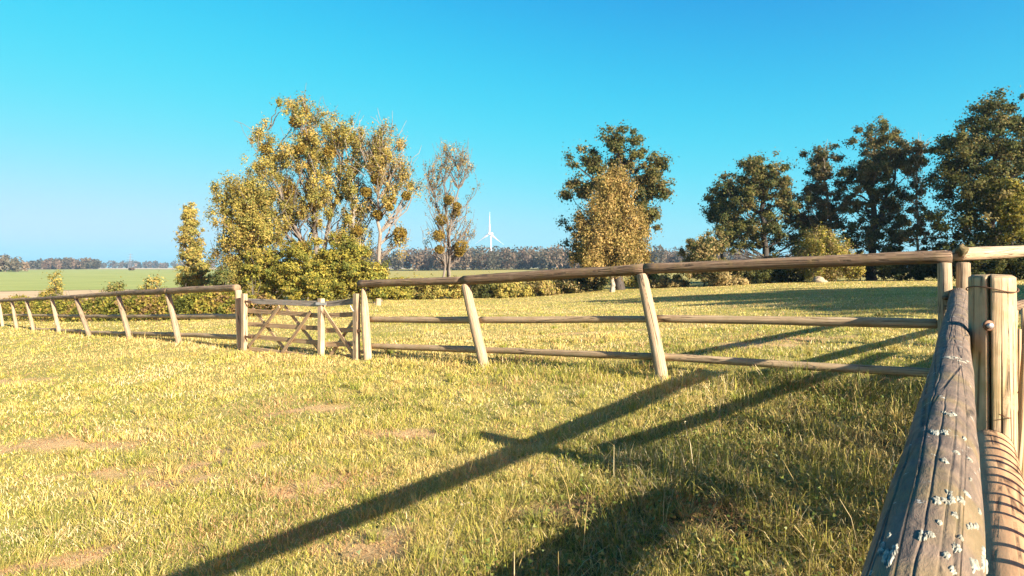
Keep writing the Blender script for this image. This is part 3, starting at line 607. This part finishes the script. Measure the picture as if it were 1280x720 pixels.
for i, (x, y, rx, ry, D, pal, lb) in enumerate([(335, 338, 30, 36, 42, YGRN, 'yellow-green bush under the dense round golden tree'), (385, 337, 36, 40, 41, YGRN, 'large yellow-green bush behind the wide gate leaf'), (432, 336, 30, 40, 42, YGRN, 'yellow-green bush behind the narrow gate leaf'),
        (468, 352, 20, 22, 41.5, YGRN, 'yellow-green bush behind the pointed gate post'), (250, 352, 22, 16, 50, YGRN, 'pale yellow shrub at the foot of the small slim poplar'), (283, 358, 22, 14, 46, GOLD, 'low golden shrub between the slim poplar and the big group'), (492, 305, 16, 16, 44, GOLD, 'golden sapling top beside the half-bare poplar')]):
    if i == 6: continue
    tree('bush', lb, (x, y+ry*.9), D, [(x, y, rx, ry), (x-rx*.5, y+ry*.35, rx*.6, ry*.6), (x+rx*.5, y+ry*.35, rx*.6, ry*.6)], [(x, y), (x+2, y-ry*.6)], pal, int(6*rx*ry)+900, .17, 40+i, 'bush', r0=.07, clump=.32, limbs=25, loose=.05)
# oak and drooping birch
tree('oak_tree', 'broad dark oak alone at the paddock edge behind the drooping birch', (775, 366), 58, [(775, 185, 38, 28), (735, 205, 26, 24), (812, 215, 26, 26), (715, 240, 26, 12), (755, 225, 44, 26), (825, 240, 20, 18), (808, 270, 22, 24), (725, 285, 18, 26, .7), (722, 320, 20, 20, .8), (790, 255, 34, 30), (765, 300, 40, 36, .6)], [(775, 300), (772, 240), (776, 180)], OAK, 17000, .25, 21, r0=.42, clump=.52, cpl=150, mult=2.6, limbs=80, surf=.8, bark=W_DARKB, loose=.12)
tree('birch_tree', 'tan drooping birch with pale trunk in front of the broad dark oak', (765, 367), 54, [(768, 240, 24, 26), (765, 280, 36, 36), (762, 318, 46, 26), (785, 300, 26, 36), (735, 300, 22, 30, .7)], [(765, 320), (768, 270), (770, 222)], BIRCH, 15000, .20, 22, bark=W_PALE, r0=.2, clump=.5, limbs=60, droop=.55, loose=.1, depth=.7)
# right group
tree('oak_tree', 'bluish thin-crowned tree at the open end of the right-hand row', (900, 350), 68, [(905, 245, 20, 20), (895, 265, 16, 14), (915, 280, 22, 26, .7)], [(903, 290), (906, 232)], OAK, 4500, .26, 31, r0=.2, clump=.55, limbs=40, bark=W_DARKB, surf=.9)
tree('oak_tree', 'wide dark tree first of the tall right-hand row', (957, 351), 62, [(950, 215, 40, 26), (930, 245, 34, 30), (975, 245, 34, 36), (955, 285, 50, 34, .8), (915, 290, 26, 28, .6), (990, 300, 20, 34, .6)], [(957, 290), (952, 230), (950, 200)], OAK, 16500, .25, 32, r0=.36, clump=.52, cpl=150, mult=2.6, loose=.12, limbs=70, bark=W_DARKB, surf=.8)
tree('oak_tree', 'brownish tree with bare twigs between two taller dark trees', (1038, 350), 62, [(1028, 205, 26, 26), (1022, 240, 24, 28), (1038, 265, 30, 40, .9), (1012, 285, 26, 34, .9)], [(1038, 290), (1034, 230), (1028, 185)], OAKB, 9500, .24, 33, r0=.26, clump=.46, cpl=150, mult=2.6, loose=.12, limbs=60, bark=W_PALE, surf=.9, twig=30)
tree('oak_tree', 'tall russet-topped dark tree with a forked trunk in the right-hand row', (1090, 350), 60, [(1095, 180, 42, 26), (1090, 215, 42, 26), (1075, 250, 34, 32, .6), (1115, 255, 30, 36, .6), (1090, 295, 52, 34, .8), (1125, 195, 20, 20)], [(1090, 290), (1090, 230), (1094, 165)], np.concatenate([OAKB, OAK]), 17000, .24, 34, r0=.4, clump=.5, cpl=150, mult=2.6, loose=.12, limbs=80, bark=W_DARKB, surf=.8, stems=[[(1093, 350), (1098, 290), (1108, 240), (1125, 185)]])
tree('slender_tree', 'thin almost bare tree in the gap before the largest dark tree', (1146, 350), 58, [(1146, 200, 14, 26), (1143, 240, 16, 30, .7), (1146, 290, 20, 34, .8)], [(1147, 290), (1146, 230), (1148, 165)], OAKB, 2600, .22, 35, r0=.14, clump=.45, limbs=50, bark=W_PALE, surf=1, twig=50, nclump=60)
tree('oak_tree', 'largest dense dark green tree above the thick cracked post', (1240, 351), 52, [(1245, 150, 48, 32), (1210, 185, 38, 40), (1270, 190, 46, 50), (1225, 240, 56, 46), (1200, 280, 40, 36, .8), (1290, 260, 46, 50), (1250, 310, 60, 30, .9), (1190, 215, 28, 34, .9), (1195, 180, 22, 20, .7)], [(1240, 290), (1244, 220), (1248, 140)], np.concatenate([OAK, DKGR]), 25000, .24, 36, r0=.45, clump=.56, cpl=125, mult=3.0, loose=.1, limbs=80, bark=W_DARKB, surf=.75)
tree('sapling', 'bright yellow-green sapling in front of the largest dark tree', (1265, 350), 49, [(1262, 245, 16, 30), (1272, 275, 18, 26)], [(1265, 290), (1264, 225)], YGRN*.8, 3000, .2, 37, r0=.1, clump=.45, limbs=25)
tree('bush', 'sunlit tan bush in front of the brownish tree', (1030, 352), 55, [(1030, 318, 34, 24), (1018, 335, 26, 16), (1048, 330, 24, 20), (1020, 300, 20, 12, .7)], [(1030, 330), (1030, 305)], np.concatenate([TAN, YGRN]), 8500, .19, 38, 'bush', r0=.08, clump=.36, limbs=30, droop=.2)
tree('bush', 'rounded olive bush at the open end of the right-hand row', (880, 358), 56, [(872, 315, 22, 16), (893, 305, 18, 16), (885, 335, 34, 18), (860, 338, 18, 10)], [(880, 335), (882, 310)], np.concatenate([OAK, TAN]), 6000, .2, 39, 'bush', r0=.08, clump=.4, limbs=30)
for i, (x, y, rx, ry, D, pal, lb) in enumerate([(935, 340, 34, 16, 57, DKGR, 'dark low bush under the wide dark tree'), (985, 336, 26, 20, 58, DKGR, 'dark bush between the wide dark tree and the tan bush'), (1075, 330, 22, 18, 60, DKGR, 'dark bush behind the tan bush at the forked trunk'), (1125, 332, 30, 20, 56, DKGR, 'dark brown bush under the russet-topped tree'), (1175, 325, 34, 26, 54, DKGR, 'dark bush under the thin almost bare tree'), (1225, 330, 36, 22, 50, DKGR, 'dark bush under the largest dense tree'), (1290, 325, 34, 28, 49, DKGR, 'dark bush under the yellow-green sapling'),
        (905, 349, 24, 9, 55, TAN, 'low tan scrub along the edge by the olive bush'), (810, 350, 28, 14, 60, YGRN, 'yellow-green shrub beside the drooping birch'), (735, 350, 26, 14, 59, DKGR, 'dark shrub under the oak on its turbine side'), (835, 354, 24, 9, 58, TAN, 'rusty low scrub between oak and olive bush'),
        (600, 360, 17, 15, 53, DKGR, 'dark round bush in the hedge row below the wind turbine'), (495, 362, 20, 13, 50, YGRN, 'golden hedge bush next to the gate shrubs'), (528, 360, 24, 14, 51, GOLD, 'brown-gold hedge bush near the sparse tree'), (565, 360, 20, 14, 52, GOLD, 'gold hedge bush at the foot of the sparse tree'), (636, 362, 24, 12, 53, GOLD, 'olive hedge bush beside the dark round bush'), (672, 360, 24, 12, 54, np.concatenate([TAN, GOLD]), 'tan hedge bush midway between turbine and oak'), (705, 358, 22, 12, 56, np.concatenate([OAK, TAN]), 'brown hedge bush nearest the oak')]):
    tree('bush', lb, (x, y+ry*.95), D, [(x, y, rx, ry), (x-rx*.5, y+ry*.3, rx*.55, ry*.65), (x+rx*.5, y+ry*.3, rx*.55, ry*.65)], [(x, y), (x+1, y-ry*.5)], pal, int(5*rx*ry)+700, .2, 60+i, 'bush', r0=.06, clump=.36, limbs=18, loose=.06)
# trees outside the frame whose shadows lie across the paddock
for i, (x, y, h) in enumerate([(30, -5, 11), (33, -.5, 12), (37, 4, 13.5), (42, 8, 14), (33, 9.5, 13.5)]):
    D = 20.; k = F/D; gzz = gz((x, y)); X = HX+x*k; Z0 = HY-(gzz-CAMZ)*k; u = k
    sh = tree('shade_tree', 'leafy tree beside the paddock, %s in the row whose shadow crosses the grass' % ['first', 'second', 'third', 'fourth', 'last'][i], (X, Z0), D, [(X, Z0-.62*h*u, 4.2*u, .36*h*u), (X, Z0-.30*h*u, 4.6*u, .32*h*u)], [(X, Z0-.5*h*u), (X, Z0-.9*h*u)], OAK, 7000, .75, 90+i, bark=W_DARKB, r0=.3, clump=.9, limbs=25)
    sh.location.y += y-D; sh.location.z += gzz-gz((x, D))
# bramble hedge on the left
def hedge(name, label, pts, hgt, wid, nleaf, lsz, pal, seed):
    rg = np.random.default_rng(seed); pts = np.array(pts); n = nleaf
    s = rg.uniform(0, len(pts)-1, n); q = np.stack([np.interp(s, np.arange(len(pts)), pts[:, i]) for i in range(2)], 1)
    d = pts[-1]-pts[0]; d = d/np.linalg.norm(d); nrm = np.array([-d[1], d[0]])
    top = hgt*(.55+.75*fbm(q[:, 0]*.7, q[:, 1]*.7, seed, 3)); a = rg.uniform(-1, 1, n); z = top*np.sqrt(np.clip(1-a*a, 0, 1))*rg.uniform(.0, 1, n)**.4
    xy = q+nrm*(a*wid)[:, None]+rg.normal(0, .05, (n, 2)); C = np.stack([xy[:, 0], xy[:, 1], GH(xy[:, 0], xy[:, 1])+z], 1)
    cl = fbm(xy[:, 0]*1.1, xy[:, 1]*1.1+z*1.2, seed+3, 3); pi = np.clip(((cl-.25)*2*len(pal)+rg.normal(0, .7, n)), 0, len(pal)-1).astype(int)
    V, Q, c = leaves(C, lsz*rg.uniform(.6, 1.4, n), np.array(pal)[pi]*np.clip(rg.normal(1, .2, n), .5, 1.6)[:, None], rg)
    o = empty(name, (pts[0][0], pts[0][1], gz(pts[0])), label, 'hedge')
    f = mesh_np('foliage', V, Q, M_LEAF, o, col=c)
    paths = []
    for i in range(70):
        t = rg.uniform(0, len(pts)-1); b2 = np.array([np.interp(t, np.arange(len(pts)), pts[:, k]) for k in range(2)]); b = np.array([b2[0], b2[1], gz(b2)]); e = b+np.array([rg.normal(0, .7), rg.normal(0, .4), hgt*rg.uniform(.7, 1.3)])
        paths.append((curve(b, e, (0, 0, .5), rg), np.linspace(.012, .005, 7)))
    tubes(paths, W_BARK, 'stems', o, 5)
    return o
BRAM = np.array([[.09, .10, .02], [.16, .16, .028], [.24, .22, .035], [.30, .22, .05], [.22, .14, .06]])
hp = [P(x, HY, D)[:2] for x, D in ((330, 24.5), (240, 27), (150, 31), (60, 36), (-40, 43), (-200, 52))]
hedge('bramble_hedge', 'long bramble hedge in yellow and green behind the far fence run', hp, 1.35, 1.1, 42000, .11, BRAM, 70)
for i, (x, y, D, h, lb) in enumerate([(70, 360, 37, 30, 'tall ragged shoot clump rising from the bramble hedge beside two fence posts'), (147, 363, 33, 22, 'short olive shoot clump rising from the middle of the bramble hedge'), (196, 357, 31, 26, 'golden shoot clump rising from the bramble hedge near the slim poplar'), (278, 352, 29, 26, 'grey-green willow shoots rising from the hedge end by the gate')]):
    tree('shrub', lb, (x, y+20), D, [(x, y, 11, h*.5), (x+3, y-h*.35, 6, h*.3), (x-8, y+8, 12, h*.3)], [(x, y), (x+1, y-h*.5)], [GOLD, OAK*1.6, GOLD, OAK*1.5][i], 420, .13, 110+i, 'shrub', r0=.025, clump=.2, limbs=34, loose=.5, surf=.9, rise=1.8)
# ------------------------------------------------------------------ far woods, turbine, pylon
def wood_mass(name, label, pts, h, width, ntree, pal, seed, ls=1.5, per=170):
    rg = np.random.default_rng(seed); pts = np.array(pts); Cs = []; cols = []
    for i in range(ntree):
        s = rg.uniform(0, len(pts)-1); q = np.array([np.interp(s, np.arange(len(pts)), pts[:, k]) for k in range(2)])+rg.normal(0, width, 2); hh = h*rg.uniform(.65, 1.15); r = hh*rg.uniform(.28, .45)
        z0 = gz(q); d = rg.normal(size=(per, 3)); d /= np.linalg.norm(d, axis=1)[:, None]; d *= (rg.uniform(0, 1, per)**.35)[:, None]
        Cs.append(np.array([q[0], q[1], z0+hh*.52])+d*np.array([r, r, hh*.5])); cols.append(np.array(pal)[rg.integers(0, len(pal))]*rg.uniform(.7, 1.3)*np.clip(rg.normal(1, .15, (per, 1)), .6, 1.5))
    C = np.concatenate(Cs); V, Q, c = leaves(C, ls*rg.uniform(.6, 1.4, len(C)), np.concatenate(cols), rg)
    o = mesh_np(name, V, Q, M_LEAF, col=c); return tag(o, label, 'wood', kind='stuff')
def g2(px, D): return P(px, HY, D)[:2]
wood_mass('far_wood', 'hazy autumn wood along the horizon behind the wind turbine tower', [g2(x, D) for x, D in ((470, 480), (560, 500), (640, 500), (720, 470), (820, 460), (920, 480))], 17, 22, 300, DULL*.85, 201, 1.7)
wood_mass('far_wood', 'brown wood edge at the green field beyond the end of the fence', [g2(x, D) for x, D in ((-160, 470), (-60, 450), (12, 440))], 11.5, 9, 70, DULL*1.1, 202, 1.7)
wood_mass('far_wood', 'dark wooded spinney on the horizon of the green field', [g2(x, D) for x, D in ((45, 760), (70, 720), (112, 690))], 12, 9, 60, DULL*.8, 203, 2.2)
wood_mass('far_wood', 'thin bluish tree line on the far horizon beyond the pale field', [g2(x, D) for x, D in ((-250, 1500), (30, 1500), (160, 1500), (240, 1500), (330, 1450), (480, 1400))], 17, 26, 170, DULL*.8, 204, 4.2, 70)
wood_mass('far_wood', 'distant wood glimpsed under the right-hand row of trees', [g2(x, D) for x, D in ((880, 480), (1000, 520), (1200, 520), (1500, 500))], 8, 10, 90, DULL, 205, 2.2, 90)
wood_mass('field_copse', 'tiny dark bush patch standing in the green field', [g2(162, 520), g2(164, 520)], 2.6, 1.2, 6, DULL*.7, 206, .8, 70)
DT = 1260.; tb = P(614, HY, DT); tb[2] = gz(tb)-1; hub = P(613.5, 292, DT)
tw = empty('wind_turbine', tb, 'white three-bladed wind turbine on the horizon', 'wind turbine')
hz_ = np.linspace(0, 1, 12); rr_ = 2.3-1.1*hz_
tubes([(tb+(hub-tb)*hz_[:, None], rr_)], M_TURB, 'tower', tw, 20)
yaw = math.radians(38); AX = np.array([math.sin(yaw)*-1, -math.cos(yaw), 0]); RT = np.array([math.cos(yaw), -math.sin(yaw), 0])
tubes([(np.array([hub+AX*t for t in (-5.5, -5, -2, 2, 3, 3.3)]), np.array([.6, 2.2, 2.6, 2.5, 2.2, 1.5]))], M_TURB, 'nacelle', tw, 14)
hc = hub+AX*5; tubes([(np.array([hub+AX*t for t in (3.2, 4, 5.5, 6.6, 7.2)]), np.array([2, 2.2, 2.0, 1.2, .2]))], M_TURB, 'hub', tw, 14)
for a in (2, 122, 242):
    a = math.radians(a); dv = RT*math.sin(a)+np.array([0, 0, 1])*math.cos(a); ch_ = np.cross(AX, dv); m = 10; V = []; n = 8
    for t in np.linspace(0, 1, m):
        c = 1.1+3.2*np.exp(-((t-.2)/.22)**2)*(t > .03)+1.1*(1-t)*(t > .1); c = max(c*(1.02-t)*.62, .2); tkn = .9*(1-t)+.15
        for q in np.linspace(0, 2*math.pi, n, endpoint=False): V.append(hc+dv*(1.2+44*t)+ch_*math.cos(q)*c+AX*math.sin(q)*tkn)
    Q = [(i*n+j, i*n+(j+1) % n, (i+1)*n+(j+1) % n, (i+1)*n+j) for i in range(m-1) for j in range(n)]
    mesh_np('blade', np.array(V), np.array(Q), M_TURB, tw, smooth=True)
DPY = 1350.; pb = P(163, HY, DPY); pb[2] = gz(pb); ptop = pb+np.array([0, 0, 34.])
py_ = empty('power_pylon', pb, 'faint lattice power pylon above the far tree line', 'pylon')
for sx in (-1, 1):
    for sy in (-1, 1): tubes([(np.array([pb+np.array([sx*3.2, sy*3.2, 0]), pb+np.array([sx*1.2, sy*1.2, 20]), ptop]), np.array([.3, .25, .2]))], M_GREYST, 'leg', py_, 4)
for zz, wd in ((19, 9), (25, 7), (31, 5)): tubes([(np.array([pb+np.array([-wd, 0, zz]), pb+np.array([0, 0, zz+.8]), pb+np.array([wd, 0, zz])]), np.array([.25, .4, .25]))], M_GREYST, 'cross_arm', py_, 4)
lat = []
for k in range(7):
    z0, z1 = k*4, (k+1)*4; w0, w1 = 3.2-2*min(z0/20, 1), 3.2-2*min(z1/20, 1)
    for sg in (-1, 1): lat.append((np.array([pb+np.array([sg*w0, -w0, z0]), pb+np.array([-sg*w1, -w1, z1])]), np.array([.14, .14])))
tubes(lat, M_GREYST, 'lattice', py_, 4)
# small pale stump and stones
st = P(500, 377, 42); st = P(473, 380, 38); st[2] = gz(st); so = empty('tree_stump', st, 'pale short stump in the grass behind the pointed gate post', 'stump')
log('stump', [st-np.array([0, 0, .1]), st+np.array([.02, 0, .42])], [.2, .17, .16], W_POST, so, 14, .06, nseed(), .06)
rk = P(1024, 350, 53); rk[2] = gz(rk)+.1
ro = blob('boulder', rk, .6, .45, .38, M_STONE, None, 5.1, .35, 18, 12); tag(ro, 'pale boulder lying at the foot of the sunlit tan bush', 'boulder')

# ------------------------------------------------------------------ grass
rg = np.random.default_rng(99)
A0, A1 = math.radians(-50), math.radians(48)
def blades(n_inner, n_outer):
    r = np.concatenate([np.sqrt(rg.uniform(1.2**2, 5.**2, n_inner)), 5*np.exp(rg.uniform(0, math.log(62/5), n_outer))]); a = rg.uniform(A0, A1, len(r))
    return r*np.sin(a), r*np.cos(a), r
STRAW = np.array([.60, .44, .15]); YG = np.array([.42, .37, .06]); GR = np.array([.21, .225, .035]); RED = np.array([.44, .25, .11]); PALE = np.array([.68, .54, .28])
def grass(name, label, n_in, n_out):
    x, y, r = blades(n_in, n_out); pt = patchf(x, y); keep = rg.uniform(size=len(x)) > pt*.38
    x, y, r, pt = x[keep], y[keep], r[keep], pt[keep]; n = len(x)
    rz = rough_zone(x, y); fd = fence_d(x, y); lf = np.exp(-(fd/.45)**2)*(.6+.8*vnoise(x*1.5, y*1.5, 31))
    cl = fbm(x*1.3, y*1.3, 50, 3); c2 = fbm(x*.28, y*.28, 53, 3)
    tuft = sstep(.55, .8, fbm(x*2.4, y*2.4, 57, 3))
    L = rg.uniform(.018, .055, n)*(1+1.1*tuft)*(1-.45*pt)*(1+1.3*lf*sstep(.0, .6, seg_d(x, y, FL[6], FL[7])-.1))*(1+1.5*rz*rg.uniform(0, 1, n)); L = L*(1+.006*r)
    lying = rg.uniform(size=n) < .55+.2*pt; L = np.where(lying, L*1.5, L)
    lean = np.where(lying, rg.uniform(1.0, 1.5, n), np.abs(rg.normal(.25, .28, n)))
    az = rg.uniform(0, 2*math.pi, n); dx, dy = np.cos(az), np.sin(az)
    wd = np.maximum(.0032, .00085*r)*rg.uniform(.65, 1.4, n)
    z = GH(x, y)
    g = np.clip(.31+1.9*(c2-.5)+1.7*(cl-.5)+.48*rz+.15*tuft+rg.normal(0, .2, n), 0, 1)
    col = np.where(g[:, None] < .5, STRAW+(YG-STRAW)*(g*2)[:, None], YG+(GR-YG)*((g-.5)*2)[:, None])
    ly = (rg.uniform(size=n) < .55)&lying; col[ly] = STRAW*.9+PALE*.1
    pw = (rg.uniform(size=n) < .05+.35*sstep(.55, .75, fbm(x*.5+3, y*.9, 66, 4))); col[pw] = PALE
    rd = rg.uniform(size=n) < pt*.75+.03+.30*sstep(.54, .74, fbm(x*.75+9, y*1.1, 63, 4))*(1-rz); col[rd] = RED
    col = col*np.clip(rg.normal(1, .2, n), .45, 1.6)[:, None]*(1-.27*rz)[:, None]  # rough corner blades darkened: weedy growth plus shade painted into the colour
    near_m = r < 13
    def build(m, full):
        k = m.sum(); B = np.stack([x, y, z-.006], 1)[m]; D2 = np.stack([dx, dy, 0*dx], 1)[m]; pa = rg.uniform(0, 2*math.pi, k); S = np.stack([np.cos(pa), np.sin(pa), 0*pa], 1)*(wd[m]/2)[:, None]; ln, LL = lean[m], L[m]; up = np.array([0, 0, 1.])
        mid = B+D2*(np.sin(ln*.6)*LL*.55)[:, None]+up*(np.cos(ln*.6)*LL*.55)[:, None]; tip = mid+D2*(np.sin(np.minimum(ln*1.35, 1.75))*LL*.5)[:, None]+up*(np.cos(np.minimum(ln*1.35, 1.62))*LL*.5)[:, None]
        c = col[m]
        if full:
            V = np.stack([B-S, B+S, mid+S*.8, mid-S*.8, tip], 1).reshape(-1, 3); b = np.arange(k)[:, None]*5
            return V, [b+np.array([[0, 1, 2, 3]]), b+np.array([[3, 2, 4]])], np.repeat(c, 5, 0)
        V = np.stack([B-S, B+S, tip], 1).reshape(-1, 3); b = np.arange(k)[:, None]*3
        return V, [b+np.array([[0, 1, 2]])], np.repeat(c, 3, 0)
    nt_ = 1100; per = 42; ta = rg.uniform(A0, A1, nt_); tr = 1.6*np.exp(rg.uniform(0, math.log(15/1.6), nt_)); tx, ty = tr*np.sin(ta), tr*np.cos(ta); tn_ = vnoise(tx*.8, ty*.8, 91)
    okk = rg.uniform(size=nt_) < .25+.75*tn_; tx, ty, tr = tx[okk], ty[okk], tr[okk]; k_ = len(tx)*per; ti_ = np.repeat(np.arange(len(tx)), per)
    az2 = rg.uniform(0, 2*math.pi, k_); rr2 = rg.uniform(0, 1, k_)**.7*rg.uniform(.03, .09, len(tx))[ti_]; x2, y2 = tx[ti_]+np.cos(az2)*rr2, ty[ti_]+np.sin(az2)*rr2
    hb = rg.uniform(.07, .15, len(tx))[ti_]*rg.uniform(.6, 1.2, k_); tg = np.clip(rg.normal(.55, .3, len(tx)), 0, 1)[ti_]; cc2 = (STRAW+(GR*1.1-STRAW)*tg[:, None])*np.clip(rg.normal(1, .15, k_), .6, 1.4)[:, None]
    x, y, r = np.concatenate([x, x2]), np.concatenate([y, y2]), np.concatenate([r, tr[ti_]]); z = np.concatenate([z, GH(x2, y2)]); L = np.concatenate([L, hb]); lean = np.concatenate([lean, rg.uniform(.25, 1.1, k_)])
    dx, dy = np.concatenate([dx, np.cos(az2)]), np.concatenate([dy, np.sin(az2)]); wd = np.concatenate([wd, np.maximum(.0034, .0008*tr[ti_])]); col = np.concatenate([col, cc2]); near_m = np.concatenate([near_m, np.ones(k_, bool)])
    V1, F1, c1 = build(near_m, True); V2, F2, c2_ = build(~near_m, False)
    o = mesh_np(name, np.concatenate([V1, V2]), F1+[f+len(V1) for f in F2], M_GRASS, col=np.concatenate([c1, c2_])); return tag(o, label, 'grass', kind='stuff')
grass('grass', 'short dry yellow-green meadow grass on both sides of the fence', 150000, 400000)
# weeds, dry stalks and broad leaves in the shaded corner
def weeds():
    nst = 130; V, Q3, Q4, cols = [], [], [], []; b = 0
    u = rg.uniform(.9, 8, nst*3); v = rg.uniform(.15, 2.9, nst*3); X = NP0[0]+u*.597+v*NPERP[0]; Y = NP0[1]+u*.802+v*NPERP[1]; ok = rg.uniform(size=nst*3) < rough_zone(X, Y); X, Y = X[ok], Y[ok]
    for x, y in zip(X, Y):
        p = np.array([x, y, gz((x, y))]); h = rg.uniform(.12, .42); az = rg.uniform(0, 6.28); ln = rg.uniform(.1, .9); d = np.array([math.cos(az)*math.sin(ln), math.sin(az)*math.sin(ln), math.cos(ln)])
        s = np.array([-math.sin(az), math.cos(az), 0])*.0022; m = p+d*h*.6; t = p+d*h+np.array([math.cos(az), math.sin(az), -.3])*h*.15; c = (PALE if rg.uniform() < .3 else STRAW)*rg.uniform(.45, .85)
        V += [p-s, p+s, m+s, m-s, t+s*.5, t-s*.5]; Q4 += [(b, b+1, b+2, b+3), (b+3, b+2, b+4, b+5)]; cols += [c]*6; b += 6
        if rg.uniform() < .35:
            for _ in range(7):
                q = t+rg.normal(0, .012, 3); e = rg.normal(0, .005, (3, 3)); V += list(q+e); Q3.append((b, b+1, b+2)); cols += [c]*3; b += 3
    nl = 11000; u = rg.uniform(.7, 7.5, nl); v = rg.uniform(.1, 3.2, nl); X = NP0[0]+u*.597+v*NPERP[0]; Y = NP0[1]+u*.802+v*NPERP[1]; cl = fbm(X*2.2, Y*2.2, 77, 3)
    ok = (rg.uniform(size=nl) < rough_zone(X, Y))&(cl > .47); C = np.stack([X, Y, GH(X, Y)+rg.uniform(.02, .12, nl)], 1)[ok]; k = len(C)
    Vl, Ql, cL = leaves(C, rg.uniform(.012, .03, k), np.array([[.12, .16, .03], [.19, .21, .04], [.28, .24, .06], [.09, .12, .025]])[rg.integers(0, 4, k)], rg)
    V = np.concatenate([np.array(V), Vl]); o = mesh_np('weeds', V, [np.array(Q4), np.array(Q3), Ql+b], M_GRASS, col=np.concatenate([np.array(cols), cL]))
    tag(o, 'dry stalks and clover leaves in the shady grass by the near rail', 'weeds', kind='stuff')
weeds()
# ------------------------------------------------------------------ air
def haze():
    m = bpy.data.materials.new('haze_air'); m.use_nodes = True; nt = m.node_tree
    for n in list(nt.nodes):
        if n.type != 'OUTPUT_MATERIAL': nt.nodes.remove(n)
    v = nt.nodes.new('ShaderNodeVolumePrincipled'); v.inputs['Color'].default_value = (.42, .73, 1, 1); v.inputs['Density'].default_value = HAZE; v.inputs['Anisotropy'].default_value = .1
    nt.links.new(v.outputs[0], nt.nodes['Material Output'].inputs['Volume'])
    x, z0, z1 = 6200, CAMZ-14, CAMZ+125
    me = bpy.data.meshes.new('haze'); vs_ = [(sx*x, sy*x, z) for z in (z0, z1) for sx, sy in ((-1, -1), (1, -1), (1, 1), (-1, 1))]
    me.from_pydata(vs_, [], [(3, 2, 1, 0), (4, 5, 6, 7), (0, 1, 5, 4), (1, 2, 6, 5), (2, 3, 7, 6), (3, 0, 4, 7)]); me.materials.append(m)
    tag(link(bpy.data.objects.new('haze', me)), kind='stuff')
HAZE = .00017
haze()
